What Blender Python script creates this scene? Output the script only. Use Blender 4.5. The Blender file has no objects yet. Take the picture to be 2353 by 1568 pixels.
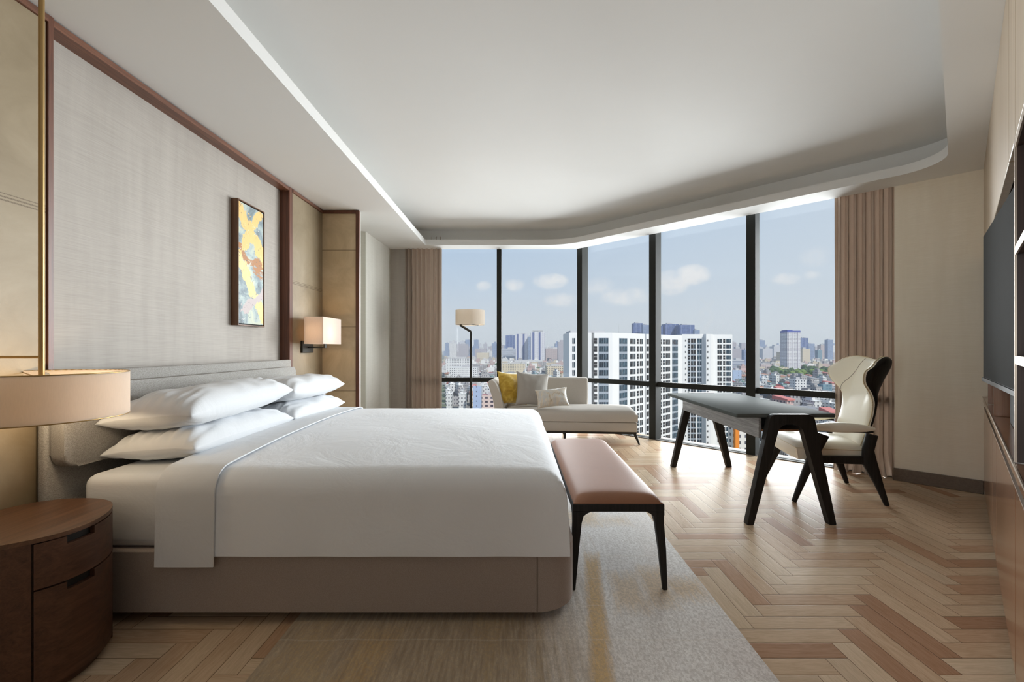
import bpy, bmesh, math, random
from mathutils import Vector, Matrix, noise as mnoise
R = math.radians
S = bpy.context.scene
COL = S.collection
random.seed(7)

# ------------------------------------------------------------------ camera, sky, lights, exposure
EYE = 1.15
F = 1020.0                                   # focal length in pixels of the 2353 wide frame
cam_d = bpy.data.cameras.new('camera')
cam_d.sensor_width = 36.0
cam_d.lens = F * 36.0 / 2353.0
cam_d.shift_x = -9.5 / 2353.0
cam_d.shift_y = 16.0 / 2353.0
cam_d.clip_start = 0.03
cam_d.clip_end = 20000
cam = bpy.data.objects.new('camera', cam_d)
cam.location = (0, 0, EYE)
cam.rotation_euler = (R(90), 0, 0)
COL.objects.link(cam)
S.camera = cam

S.view_settings.view_transform = 'Standard'
S.view_settings.look = 'None'
S.view_settings.gamma = 1.0
S.view_settings.exposure = 0.0
S.cycles.use_denoising = True
S.cycles.max_bounces = 14
S.cycles.diffuse_bounces = 8
S.cycles.transparent_max_bounces = 16
S.cycles.volume_bounces = 1
S.cycles.sample_clamp_indirect = 6.0
S.cycles.caustics_reflective = False
S.cycles.caustics_refractive = False


def azel(px, py):
    """Azimuth and elevation of a sky direction."""
    az = math.atan2(px - 1186, F)
    el = math.atan2(800 - py, math.hypot(F, px - 1186))
    return az, el


def build_world():
    w = bpy.data.worlds.new('sky')
    S.world = w
    w.use_nodes = True
    nt = w.node_tree
    nt.nodes.clear()
    N = nt.nodes.new
    L = nt.links.new

    def math_n(op, a, b=None, c=None):
        n = N('ShaderNodeMath'); n.operation = op
        for i, v in enumerate((a, b, c)):
            if v is None: continue
            if isinstance(v, (int, float)): n.inputs[i].default_value = v
            else: L(v, n.inputs[i])
        return n.outputs[0]
    tc = N('ShaderNodeTexCoord')
    sep = N('ShaderNodeSeparateXYZ'); L(tc.outputs['Generated'], sep.inputs[0])
    x, y, z = sep.outputs
    az = math_n('ARCTAN2', x, y)
    el = math_n('ARCSINE', z)
    ramp = N('ShaderNodeValToRGB')
    L(math_n('MULTIPLY', el, 1 / 0.9), ramp.inputs[0])
    cr = ramp.color_ramp
    cr.elements[0].position = 0.0; cr.elements[0].color = (0.66, 0.71, 0.76, 1)
    cr.elements[1].position = 1.0; cr.elements[1].color = (0.16, 0.30, 0.56, 1)
    for p, c in ((0.06, (0.64, 0.70, 0.77, 1)), (0.16, (0.545, 0.65, 0.78, 1)), (0.3, (0.44, 0.58, 0.77, 1))):
        e = cr.elements.new(p); e.color = c
    # brighter and whiter towards the sun's side of the sky
    warm = N('ShaderNodeMix'); warm.data_type = 'RGBA'
    fac = math_n('MULTIPLY', math_n('ADD', az, 0.15), 0.75)
    fcl = N('ShaderNodeClamp'); L(fac, fcl.inputs[0]); fcl.inputs[2].default_value = 0.6
    L(fcl.outputs[0], warm.inputs['Factor'])
    L(ramp.outputs[0], warm.inputs['A'])
    warm.inputs['B'].default_value = (0.68, 0.74, 0.80, 1)
    # clouds: soft puffs broken up with noise
    nz = N('ShaderNodeTexNoise'); nz.inputs['Scale'].default_value = 22; nz.inputs['Detail'].default_value = 6
    nz.inputs['Roughness'].default_value = 0.62
    L(tc.outputs['Generated'], nz.inputs['Vector'])
    tot = None
    for px, py, rx, ry, s in ((1265, 646, 44, 20, 1.0), (1183, 654, 26, 17, .75), (1112, 659, 20, 14, .5), (1293, 690, 50, 18, .5),
                              (1375, 660, 40, 24, .34), (1440, 682, 66, 22, .6), (1541, 650, 42, 30, 1.0), (1590, 632, 40, 24, 1.15),
                              (1808, 641, 30, 14, .6), (1862, 632, 20, 10, .42), (1875, 590, 30, 22, .3)):
        a0, e0 = azel(px, py)
        ra, re = rx / F * .92, ry / F * .92
        dx = math_n('MULTIPLY', math_n('SUBTRACT', az, a0), 1 / ra)
        dy = math_n('MULTIPLY', math_n('SUBTRACT', el, e0), 1 / re)
        r2 = math_n('ADD', math_n('MULTIPLY', dx, dx), math_n('MULTIPLY', dy, dy))
        v = math_n('SUBTRACT', 1.0, r2)
        m = math_n('MULTIPLY', math_n('MAXIMUM', math_n('ADD', v, 0.25), 0.0), s)
        tot = m if tot is None else math_n('MAXIMUM', tot, m)
    brk = math_n('SUBTRACT', nz.outputs[0], 0.43)
    cl = math_n('ADD', math_n('MULTIPLY', tot, 0.62), math_n('MULTIPLY', brk, 2.4))
    cl = math_n('MULTIPLY', cl, math_n('MINIMUM', math_n('MULTIPLY', tot, 2.2), 1.0))
    ccl = N('ShaderNodeClamp'); L(cl, ccl.inputs[0])
    cm = N('ShaderNodeMix'); cm.data_type = 'RGBA'
    L(math_n('MULTIPLY', ccl.outputs[0], 0.95), cm.inputs['Factor'])
    L(warm.outputs['Result'], cm.inputs['A'])
    cm.inputs['B'].default_value = (0.86, 0.86, 0.87, 1)
    bg = N('ShaderNodeBackground'); bg.inputs[1].default_value = 1.0
    L(cm.outputs['Result'], bg.inputs[0])
    out = N('ShaderNodeOutputWorld'); L(bg.outputs[0], out.inputs[0])


build_world()

sun_d = bpy.data.lights.new('sun', 'SUN')
sun_d.energy = 3.6
sun_d.angle = R(1.5)
sun_d.color = (1, 0.96, 0.9)
sun = bpy.data.objects.new('sun', sun_d)
sun.rotation_euler = Vector((0.42, -0.62, 0.72)).to_track_quat('Z', 'Y').to_euler()
sun.location = (0, 0, 20)
COL.objects.link(sun)

# ---- room geometry constants
ZC = 2.56            # soffit
ZL = 2.635           # top of soffit lip
ZR = 2.81            # raised ceiling
XW = -2.06           # wallpaper face of the head wall
XF = -1.98           # face of the wood frame and leather panels
YB = 6.335           # wall beside the left window
D45 = math.sqrt(0.5)
SUMW = 7.18          # X+Y of the chamfer wall
SUMG = 7.40          # X+Y of the glass on the chamfer
CR = 0.185           # X-Y of the cabinet wall
W0, W1, W2 = Vector((-1.50, 6.45)), Vector((0.97, 6.43)), Vector((3.43, 3.97))


def window_light(name, a, b, power, out=3.6, grow=1.5, tilt=-.02, up=1.35):
    """Daylight arriving through one facet of the glazing, from well outside the glass."""
    d = (b - a)
    n = Vector((-d.y, d.x)).normalized()          # outward
    mid = (a + b) / 2 + n * out
    l = bpy.data.lights.new(name, 'AREA')
    l.shape = 'RECTANGLE'; l.size = d.length + grow; l.size_y = 3.3
    l.energy = power; l.color = (0.95, 0.98, 1.0)
    o = bpy.data.objects.new(name, l)
    o.location = (mid.x, mid.y, up)
    inward = Vector((-n.x, -n.y, tilt))
    o.rotation_euler = (-inward).to_track_quat('Z', 'Y').to_euler()
    COL.objects.link(o)


window_light('daylight_left_window', W0, W1, 500)
window_light('daylight_chamfer_window', W1, W2, 1080, tilt=-.08, up=1.6)
# added fill light, set outside an invented, unseen window beside the camera
bl = bpy.data.lights.new('added_side_fill', 'AREA')
bl.shape = 'RECTANGLE'; bl.size = 1.3; bl.size_y = 1.3; bl.energy = 48; bl.color = (0.96, 0.98, 1.0)
blo = bpy.data.objects.new('added_side_fill', bl)
blo.location = (XW - .12, -1.51, 1.22)
blo.rotation_euler = (-Vector((1, .12, 0))).to_track_quat('Z', 'Y').to_euler()
COL.objects.link(blo)


# ------------------------------------------------------------------ helpers
def tag(o, label=None, cat=None, group=None, kind=None):
    if label: o['label'] = label
    if cat: o['category'] = cat
    if group: o['group'] = group
    if kind: o['kind'] = kind
    return o


WM = {}                                     # name -> world matrix of things built at a base point


def empty(name, loc, rz=0.0, label=None, cat=None, group=None):
    o = bpy.data.objects.new(name, None)
    o.empty_display_size = 0.1
    o.location = loc
    o.rotation_euler = (0, 0, rz)
    COL.objects.link(o)
    WM[o.name] = Matrix.Translation(Vector(loc)) @ Matrix.Rotation(rz, 4, 'Z')
    return tag(o, label, cat, group)


def obj(name, bm, mat, parent=None, local=False, smooth=35, kind=None):
    """Links bm as ONE mesh object. Geometry is in world space unless local."""
    bmesh.ops.remove_doubles(bm, verts=bm.verts, dist=1e-6)
    bmesh.ops.recalc_face_normals(bm, faces=bm.faces)
    me = bpy.data.meshes.new(name)
    bm.to_mesh(me); bm.free()
    for m in (mat if isinstance(mat, (list, tuple)) else [mat]):
        me.materials.append(m)
    if smooth:
        me.polygons.foreach_set('use_smooth', [True] * len(me.polygons))
        me.set_sharp_from_angle(angle=R(smooth))
    o = bpy.data.objects.new(name, me)
    COL.objects.link(o)
    if parent is not None:
        m = WM.get(parent.name)
        o.parent = parent
        if m is not None:
            if not local: me.transform(m.inverted())
            WM[o.name] = m
    if kind: o['kind'] = kind
    return o


def box(bm, x0, x1, y0, y1, z0, z1, r=0.0, seg=2, mi=0):
    vs = [bm.verts.new((x, y, z)) for x in (x0, x1) for y in (y0, y1) for z in (z0, z1)]
    fs = [bm.faces.new([vs[i] for i in f]) for f in ((0, 1, 3, 2), (4, 6, 7, 5), (0, 4, 5, 1), (2, 3, 7, 6), (0, 2, 6, 4), (1, 5, 7, 3))]
    for f in fs: f.material_index = mi
    if r > 0:
        es = list({e for f in fs for e in f.edges})
        bmesh.ops.bevel(bm, geom=es, offset=r, segments=seg, affect='EDGES', profile=0.5, material=-1)
    return fs


def obox(bm, c, ax, ay, hx, hy, z0, z1, r=0.0, seg=2, mi=0):
    """Box about the 2D point c with half sizes hx, hy along the 2D unit axes ax, ay."""
    ax = Vector(ax); ay = Vector(ay); c = Vector(c)
    vs = []
    for i in (-1, 1):
        for j in (-1, 1):
            p = c + ax * hx * i + ay * hy * j
            for z in (z0, z1): vs.append(bm.verts.new((p.x, p.y, z)))
    fs = [bm.faces.new([vs[i] for i in f]) for f in ((0, 1, 3, 2), (4, 6, 7, 5), (0, 4, 5, 1), (2, 3, 7, 6), (0, 2, 6, 4), (1, 5, 7, 3))]
    for f in fs: f.material_index = mi
    if r > 0:
        es = list({e for f in fs for e in f.edges})
        bmesh.ops.bevel(bm, geom=es, offset=r, segments=seg, affect='EDGES', profile=0.5, material=-1)
    return fs


def prism(bm, pts, z0, z1, r=0.0, seg=2, axis='Z', mi=0):
    """Extrudes the 2D outline pts. axis Z: (x,y); axis Y: pts are (x,z), z0..z1 is y; axis X: pts are (y,z)."""
    def P(p, h):
        if axis == 'Z': return (p[0], p[1], h)
        if axis == 'Y': return (p[0], h, p[1])
        return (h, p[0], p[1])
    a = [bm.verts.new(P(p, z0)) for p in pts]
    b = [bm.verts.new(P(p, z1)) for p in pts]
    n = len(pts)
    f0 = bm.faces.new(a); f1 = bm.faces.new(b[::-1])
    fs = [f0, f1] + [bm.faces.new((a[i], b[i], b[(i + 1) % n], a[(i + 1) % n])) for i in range(n)]
    for f in fs: f.material_index = mi
    if r > 0:
        es = list(f0.edges) + list(f1.edges)
        bmesh.ops.bevel(bm, geom=es, offset=r, segments=seg, affect='EDGES', profile=0.5, material=-1)
    return fs


def fillet(pts, rads, n=6):
    """Rounds the corners of a 2D polygon."""
    out = []
    m = len(pts)
    for i in range(m):
        p = Vector(pts[i]); a = Vector(pts[i - 1]); b = Vector(pts[(i + 1) % m])
        r = rads[i] if isinstance(rads, (list, tuple)) else rads
        if r <= 0: out.append(tuple(p)); continue
        u = (a - p).normalized(); v = (b - p).normalized()
        ang = u.angle(v)
        t = min(r / math.tan(ang / 2), (a - p).length * .49, (b - p).length * .49)
        r = t * math.tan(ang / 2)
        c = p + (u + v).normalized() * (r / math.sin(ang / 2))
        s = p + u * t - c; e = p + v * t - c
        a0 = math.atan2(s.y, s.x); a1 = math.atan2(e.y, e.x)
        da = (a1 - a0 + math.pi) % (2 * math.pi) - math.pi
        for k in range(n + 1):
            q = a0 + da * k / n
            out.append((c.x + r * math.cos(q), c.y + r * math.sin(q)))
    return out


def sweep(bm, pts, sec, up=(0, 0, 1), closed_ends=True, mi=0):
    """Sweeps sections along pts. sec: list per point of (a, b) half sizes, or a radius -> round tube of 12."""
    rings = []
    up0 = Vector(up)
    n = len(pts)
    for i, p in enumerate(pts):
        p = Vector(p)
        t = (Vector(pts[min(i + 1, n - 1)]) - Vector(pts[max(i - 1, 0)])).normalized()
        side = t.cross(up0)
        if side.length < 1e-4: side = t.cross(Vector((1, 0, 0)))
        side.normalize()
        u = side.cross(t).normalized()
        s = sec[i] if isinstance(sec, list) else sec
        if isinstance(s, (int, float)):
            ring = [bm.verts.new(p + side * s * math.cos(k * math.tau / 12) + u * s * math.sin(k * math.tau / 12)) for k in range(12)]
        else:
            a, b = s
            c = min(a, b) * 0.35
            q = [(a - c, b), (a, b - c), (a, -b + c), (a - c, -b), (-a + c, -b), (-a, -b + c), (-a, b - c), (-a + c, b)]
            ring = [bm.verts.new(p + side * x + u * y) for x, y in q]
        rings.append(ring)
    m = len(rings[0])
    for r0, r1 in zip(rings, rings[1:]):
        for k in range(m):
            f = bm.faces.new((r0[k], r0[(k + 1) % m], r1[(k + 1) % m], r1[k])); f.material_index = mi
    if closed_ends:
        bm.faces.new(rings[0][::-1]).material_index = mi
        bm.faces.new(rings[-1]).material_index = mi


def lathe(bm, c, prof, n=48, mi=0, cap=False):
    rings = []
    for r, z in prof:
        if r < 1e-5: rings.append([bm.verts.new((c[0], c[1], z))])
        else: rings.append([bm.verts.new((c[0] + r * math.cos(k * math.tau / n), c[1] + r * math.sin(k * math.tau / n), z)) for k in range(n)])
    for a, b in zip(rings, rings[1:]):
        for k in range(n):
            q = (k + 1) % n
            if len(a) == 1 and len(b) == 1: continue
            if len(a) == 1: f = bm.faces.new((a[0], b[q], b[k]))
            elif len(b) == 1: f = bm.faces.new((a[k], a[q], b[0]))
            else: f = bm.faces.new((a[k], a[q], b[q], b[k]))
            f.material_index = mi


def grid_solid(bm, front, back, nu, nv, mi=0):
    """Closed solid from two surfaces over u,v in [0,1] joined at the rim."""
    A = [[bm.verts.new(front(i / nu, j / nv)) for i in range(nu + 1)] for j in range(nv + 1)]
    B = [[bm.verts.new(back(i / nu, j / nv)) for i in range(nu + 1)] for j in range(nv + 1)]
    for G in (A, B):
        for j in range(nv):
            for i in range(nu):
                bm.faces.new((G[j][i], G[j][i + 1], G[j + 1][i + 1], G[j + 1][i])).material_index = mi
    rim = [(j, 0) for j in range(nv + 1)] + [(nv, i) for i in range(1, nu + 1)] + [(j, nu) for j in range(nv - 1, -1, -1)] + [(0, i) for i in range(nu - 1, 0, -1)]
    m = len(rim)
    for k in range(m):
        p, q = rim[k], rim[(k + 1) % m]
        try: bm.faces.new((A[p[0]][p[1]], A[q[0]][q[1]], B[q[0]][q[1]], B[p[0]][p[1]])).material_index = mi
        except ValueError: pass


def lerp(a, b, t): return a + (b - a) * t


def interp(tab, t):
    """Smooth curve through the table (cubic Hermite with averaged slopes)."""
    n = len(tab)
    t = max(tab[0][0], min(tab[-1][0], t))
    for i in range(n - 1):
        t0, v0 = tab[i]; t1, v1 = tab[i + 1]
        if t <= t1:
            h = t1 - t0; k = (t - t0) / h
            sl = (v1 - v0) / h
            m0 = sl if i == 0 else .5 * (sl + (v0 - tab[i - 1][1]) / (t0 - tab[i - 1][0]))
            m1 = sl if i == n - 2 else .5 * (sl + (tab[i + 2][1] - v1) / (tab[i + 2][0] - t1))
            return (2 * k ** 3 - 3 * k * k + 1) * v0 + (k ** 3 - 2 * k * k + k) * h * m0 + (3 * k * k - 2 * k ** 3) * v1 + (k ** 3 - k * k) * h * m1
    return tab[-1][1]


# ------------------------------------------------------------------ materials
class NT:
    def __init__(s, name):
        s.m = bpy.data.materials.new(name); s.m.use_nodes = True
        s.t = s.m.node_tree; s.t.nodes.clear()
        s.out = s.t.nodes.new('ShaderNodeOutputMaterial')

    def n(s, typ, **kw):
        n = s.t.nodes.new('ShaderNode' + typ)
        for k, v in kw.items(): setattr(n, k, v)
        return n

    def l(s, a, b): s.t.links.new(a, b)

    def set(s, sock, v):
        if hasattr(v, 'is_output') or isinstance(v, bpy.types.NodeSocket): s.l(v, sock)
        elif isinstance(v, (tuple, list)) and len(v) == 3 and sock.type == 'RGBA': sock.default_value = (*v, 1)
        else: sock.default_value = v

    def math(s, op, a, b=0.0, c=0.0):
        n = s.n('Math', operation=op)
        for i, v in enumerate((a, b, c)): s.set(n.inputs[i], v)
        return n.outputs[0]

    def mix(s, f, a, b):
        n = s.n('Mix', data_type='RGBA')
        s.set(n.inputs['Factor'], f); s.set(n.inputs['A'], a); s.set(n.inputs['B'], b)
        return n.outputs['Result']

    def coord(s, which='Object'): return s.n('TexCoord').outputs[which]

    def scaled(s, v, sc, rot=(0, 0, 0), loc=(0, 0, 0)):
        n = s.n('Mapping'); s.l(v, n.inputs[0])
        n.inputs['Scale'].default_value = sc; n.inputs['Rotation'].default_value = rot; n.inputs['Location'].default_value = loc
        return n.outputs[0]

    def noise(s, v, scale, detail=4, rough=.55, dist=0.0):
        n = s.n('TexNoise'); s.l(v, n.inputs['Vector'])
        n.inputs['Scale'].default_value = scale; n.inputs['Detail'].default_value = detail
        n.inputs['Roughness'].default_value = rough; n.inputs['Distortion'].default_value = dist
        return n.outputs[0]

    def ramp(s, f, stops, interp='LINEAR'):
        n = s.n('ValToRGB'); s.set(n.inputs[0], f)
        cr = n.color_ramp; cr.interpolation = interp
        while len(cr.elements) < len(stops): cr.elements.new(.5)
        for e, (p, c) in zip(cr.elements, stops):
            e.position = p; e.color = (*c, 1) if len(c) == 3 else c
        return n.outputs[0]

    def bump(s, h, strength=.2, dist=.01, normal=None):
        n = s.n('Bump'); s.l(h, n.inputs['Height'])
        n.inputs['Strength'].default_value = strength; n.inputs['Distance'].default_value = dist
        if normal is not None: s.l(normal, n.inputs['Normal'])
        return n.outputs[0]

    def bsdf(s, color, rough=.5, metal=0.0, normal=None, spec=.5, **kw):
        b = s.n('BsdfPrincipled')
        s.set(b.inputs['Base Color'], color); s.set(b.inputs['Roughness'], rough); s.set(b.inputs['Metallic'], metal)
        s.set(b.inputs['Specular IOR Level'], spec)
        if normal is not None: s.l(normal, b.inputs['Normal'])
        for k, v in kw.items(): s.set(b.inputs[k], v)
        s.l(b.outputs[0], s.out.inputs[0])
        return b

    def sep(s, v):
        n = s.n('SeparateXYZ'); s.l(v, n.inputs[0]); return n.outputs

    def comb(s, x, y, z):
        n = s.n('CombineXYZ')
        for i, v in enumerate((x, y, z)): s.set(n.inputs[i], v)
        return n.outputs[0]


def lin(r, g, b):
    f = lambda c: c / 12.92 if c <= .04045 else ((c + .055) / 1.055) ** 2.4
    return (f(r / 255), f(g / 255), f(b / 255))


def m_plain(name, col, rough=.5, metal=0.0, spec=.5, var=.06, scale=6, bump=0.0, bscale=200, **kw):
    t = NT(name); v = t.coord()
    n = t.noise(v, scale)
    c = t.mix(n, tuple(max(0, x * (1 - var)) for x in col), tuple(min(1, x * (1 + var)) for x in col))
    nm = t.bump(t.noise(v, bscale, 2), bump, .004) if bump else None
    t.bsdf(c, rough, metal, nm, spec, **kw)
    return t.m


def m_fabric(name, c0, c1, sc=380, rough=.9, bump=.25, stretch=(1, 1, 1), sheen=.0, big=.0):
    t = NT(name); v = t.scaled(t.coord(), stretch)
    n = t.noise(v, sc, 3, .7)
    c = t.mix(t.ramp(n, [(.3, (0, 0, 0)), (.7, (1, 1, 1))]), c0, c1)
    if big:
        c2 = t.noise(t.coord(), 5, 4)
        c = t.mix(t.math('MULTIPLY', c2, big), c, tuple(x * .7 for x in c0))
    t.bsdf(c, rough, 0, t.bump(n, bump, .002), .25, **({'Sheen Weight': sheen} if sheen else {}))
    return t.m


def m_wood(name, c0, c1, grain='Z', rough=.35, sc=1.0, spec=.5, coat=0.0, bump=.05):
    """Long streaks along one axis."""
    t = NT(name); v = t.coord()
    k = {'X': (.6, 14, 14), 'Y': (14, .6, 14), 'Z': (14, 14, .6)}[grain]
    s1 = t.scaled(v, tuple(x * sc for x in k))
    n1 = t.noise(s1, 3.0, 6, .6, 1.2)
    k2 = {'X': (2, 90, 90), 'Y': (90, 2, 90), 'Z': (90, 90, 2)}[grain]
    n2 = t.noise(t.scaled(v, tuple(x * sc for x in k2)), 3, 3)
    f = t.math('ADD', t.math('MULTIPLY', n1, .75), t.math('MULTIPLY', n2, .35))
    c = t.ramp(f, [(.36, c0), (.7, c1)])
    t.bsdf(c, rough, 0, t.bump(n2, bump, .002), spec, **({'Coat Weight': coat, 'Coat Roughness': .12} if coat else {}))
    return t.m


def m_wallpaper(name, c0, c1, axis='X'):
    """Silk-like paper with fine horizontal threads and faint upright bands."""
    t = NT(name); v = t.coord()
    threads = t.noise(t.scaled(v, (6, 6, 300)), 1.0, 3, .6)
    bands = t.noise(t.scaled(v, (5, 5, .5)), 2.0, 4, .6)
    slub = t.noise(t.scaled(v, (9, 9, 520)), 1.0, 2, .5)
    f = t.math('ADD', t.math('MULTIPLY', threads, .55), t.math('MULTIPLY', bands, .5))
    c = t.ramp(f, [(.32, c0), (.72, c1)])
    c = t.mix(t.ramp(slub, [(.66, (0, 0, 0)), (.74, (.35, .35, .35))]), c, tuple(min(1, x * 1.12) for x in c1))
    t.bsdf(c, .62, 0, t.bump(threads, .12, .002), .35)
    return t.m


def m_leather_panel(name, lines, vlines=(), gain=1.0):
    """Tan leather with clouded colour and stitched seams at the heights given; vlines: (axis index, value)."""
    t = NT(name); v = t.coord()
    x, y, z = t.sep(v)
    cloud = t.noise(v, 3.2, 6, .62, .6)
    c = t.ramp(cloud, [(.3, tuple(k * gain for k in lin(142, 126, 100))), (.52, tuple(k * gain for k in lin(156, 140, 114))), (.75, tuple(k * gain for k in lin(170, 155, 130)))])
    fine = t.noise(v, 150, 3)
    seam = None
    for zz, w in lines:
        d = t.math('LESS_THAN', t.math('ABSOLUTE', t.math('SUBTRACT', z, zz)), w)
        seam = d if seam is None else t.math('MAXIMUM', seam, d)
    for ax, val in vlines:
        d = t.math('LESS_THAN', t.math('ABSOLUTE', t.math('SUBTRACT', (x, y, z)[ax], val)), .0022)
        seam = d if seam is None else t.math('MAXIMUM', seam, d)
    dash = t.math('GREATER_THAN', t.math('FRACT', t.math('MULTIPLY', t.math('ADD', t.math('ADD', x, y), z), 90)), .25)
    seamd = t.math('MULTIPLY', seam, t.math('ADD', t.math('MULTIPLY', dash, .5), .5))
    c = t.mix(t.math('MULTIPLY', seamd, .8), c, lin(88, 70, 48))
    h = t.math('SUBTRACT', t.math('MULTIPLY', fine, .3), seam)
    t.bsdf(c, .55, 0, t.bump(h, .2, .004), .4)
    return t.m


def m_floor():
    """Herringbone oak parquet: 5:1 boards, their long sides along X and Y."""
    t = NT('oak_herringbone')
    v = t.coord()
    x, y, z = t.sep(v)
    w = .0850; n = 5
    X = t.math('DIVIDE', t.math('ADD', x, -.8887), w)
    Y = t.math('DIVIDE', t.math('ADD', y, -1.7296), w)
    i = t.math('FLOOR', X); j = t.math('FLOOR', Y)
    fx = t.math('SUBTRACT', X, i); fy = t.math('SUBTRACT', Y, j)
    m = t.math('FLOORED_MODULO', t.math('SUBTRACT', i, j), 2 * n)
    hor = t.math('LESS_THAN', m, n - .5)
    # board ids and coordinates in the board
    uh = t.math('ADD', m, fx); vh = fy
    idh = t.comb(t.math('SUBTRACT', i, m), j, 0.0)
    mv = t.math('SUBTRACT', 2 * n - 1, m)
    uv = t.math('ADD', mv, fy); vv = fx
    idv = t.comb(i, t.math('SUBTRACT', j, mv), 7.0)
    mixv = t.n('Mix', data_type='VECTOR'); t.l(hor, mixv.inputs['Factor']); t.l(idv, mixv.inputs['A']); t.l(idh, mixv.inputs['B'])
    mu = t.n('Mix', data_type='FLOAT'); t.l(hor, mu.inputs[0]); t.l(uv, mu.inputs[2]); t.l(uh, mu.inputs[3])
    mw = t.n('Mix', data_type='FLOAT'); t.l(hor, mw.inputs[0]); t.l(vv, mw.inputs[2]); t.l(vh, mw.inputs[3])
    u, ww = mu.outputs[0], mw.outputs[0]
    wn = t.n('TexWhiteNoise'); t.l(mixv.outputs['Result'] if 'Result' in mixv.outputs else mixv.outputs[1], wn.inputs['Vector'])
    rnd = wn.outputs['Value']
    rs = t.sep(wn.outputs['Color'])
    # grain in board space
    gv = t.comb(t.math('ADD', t.math('MULTIPLY', u, .30), t.math('MULTIPLY', rs[0], 50)), t.math('ADD', t.math('MULTIPLY', ww, 2.6), t.math('MULTIPLY', rs[1], 50)), 0.0)
    g1 = t.noise(gv, 2.2, 6, .6, 1.6)
    gv2 = t.comb(t.math('ADD', u, t.math('MULTIPLY', rs[0], 90)), t.math('MULTIPLY', ww, 40), rs[1])
    g2 = t.noise(gv2, 1.6, 3, .6)
    base = t.ramp(rnd, [(0.0, lin(168, 126, 94)), (.1, lin(186, 146, 112)), (.3, lin(198, 166, 132)), (.6, lin(206, 178, 145)), (.85, lin(214, 190, 158)), (1.0, lin(200, 176, 146))])
    dark = t.mix(1.0, base, (0, 0, 0)); 
    gfac = t.ramp(t.math('ADD', t.math('MULTIPLY', g1, .7), t.math('MULTIPLY', g2, .3)), [(.38, (.0, .0, .0)), (.62, (1, 1, 1))])
    hsv = t.n('HueSaturation'); t.l(base, hsv.inputs['Color']); hsv.inputs['Value'].default_value = .80; hsv.inputs['Saturation'].default_value = 1.1
    col = t.mix(gfac, hsv.outputs[0], base)
    h2 = t.n('HueSaturation'); t.l(col, h2.inputs['Color']); h2.inputs['Saturation'].default_value = .86; h2.inputs['Value'].default_value = 1.0
    col = h2.outputs[0]
    # joints
    e = t.math('MINIMUM', t.math('MINIMUM', ww, t.math('SUBTRACT', 1.0, ww)), t.math('MINIMUM', u, t.math('SUBTRACT', float(n), u)))
    jt = t.math('LESS_THAN', e, .016)
    bev = t.math('MINIMUM', t.math('MULTIPLY', e, 14.0), 1.0)
    col = t.mix(t.math('MULTIPLY', jt, .75), col, lin(70, 50, 34))
    rough = t.math('ADD', t.math('MULTIPLY', g2, .10), .27)
    nm = t.bump(t.math('ADD', bev, t.math('MULTIPLY', g2, .06)), .25, .002)
    t.bsdf(col, rough, 0, nm, .011)
    return t.m


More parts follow.
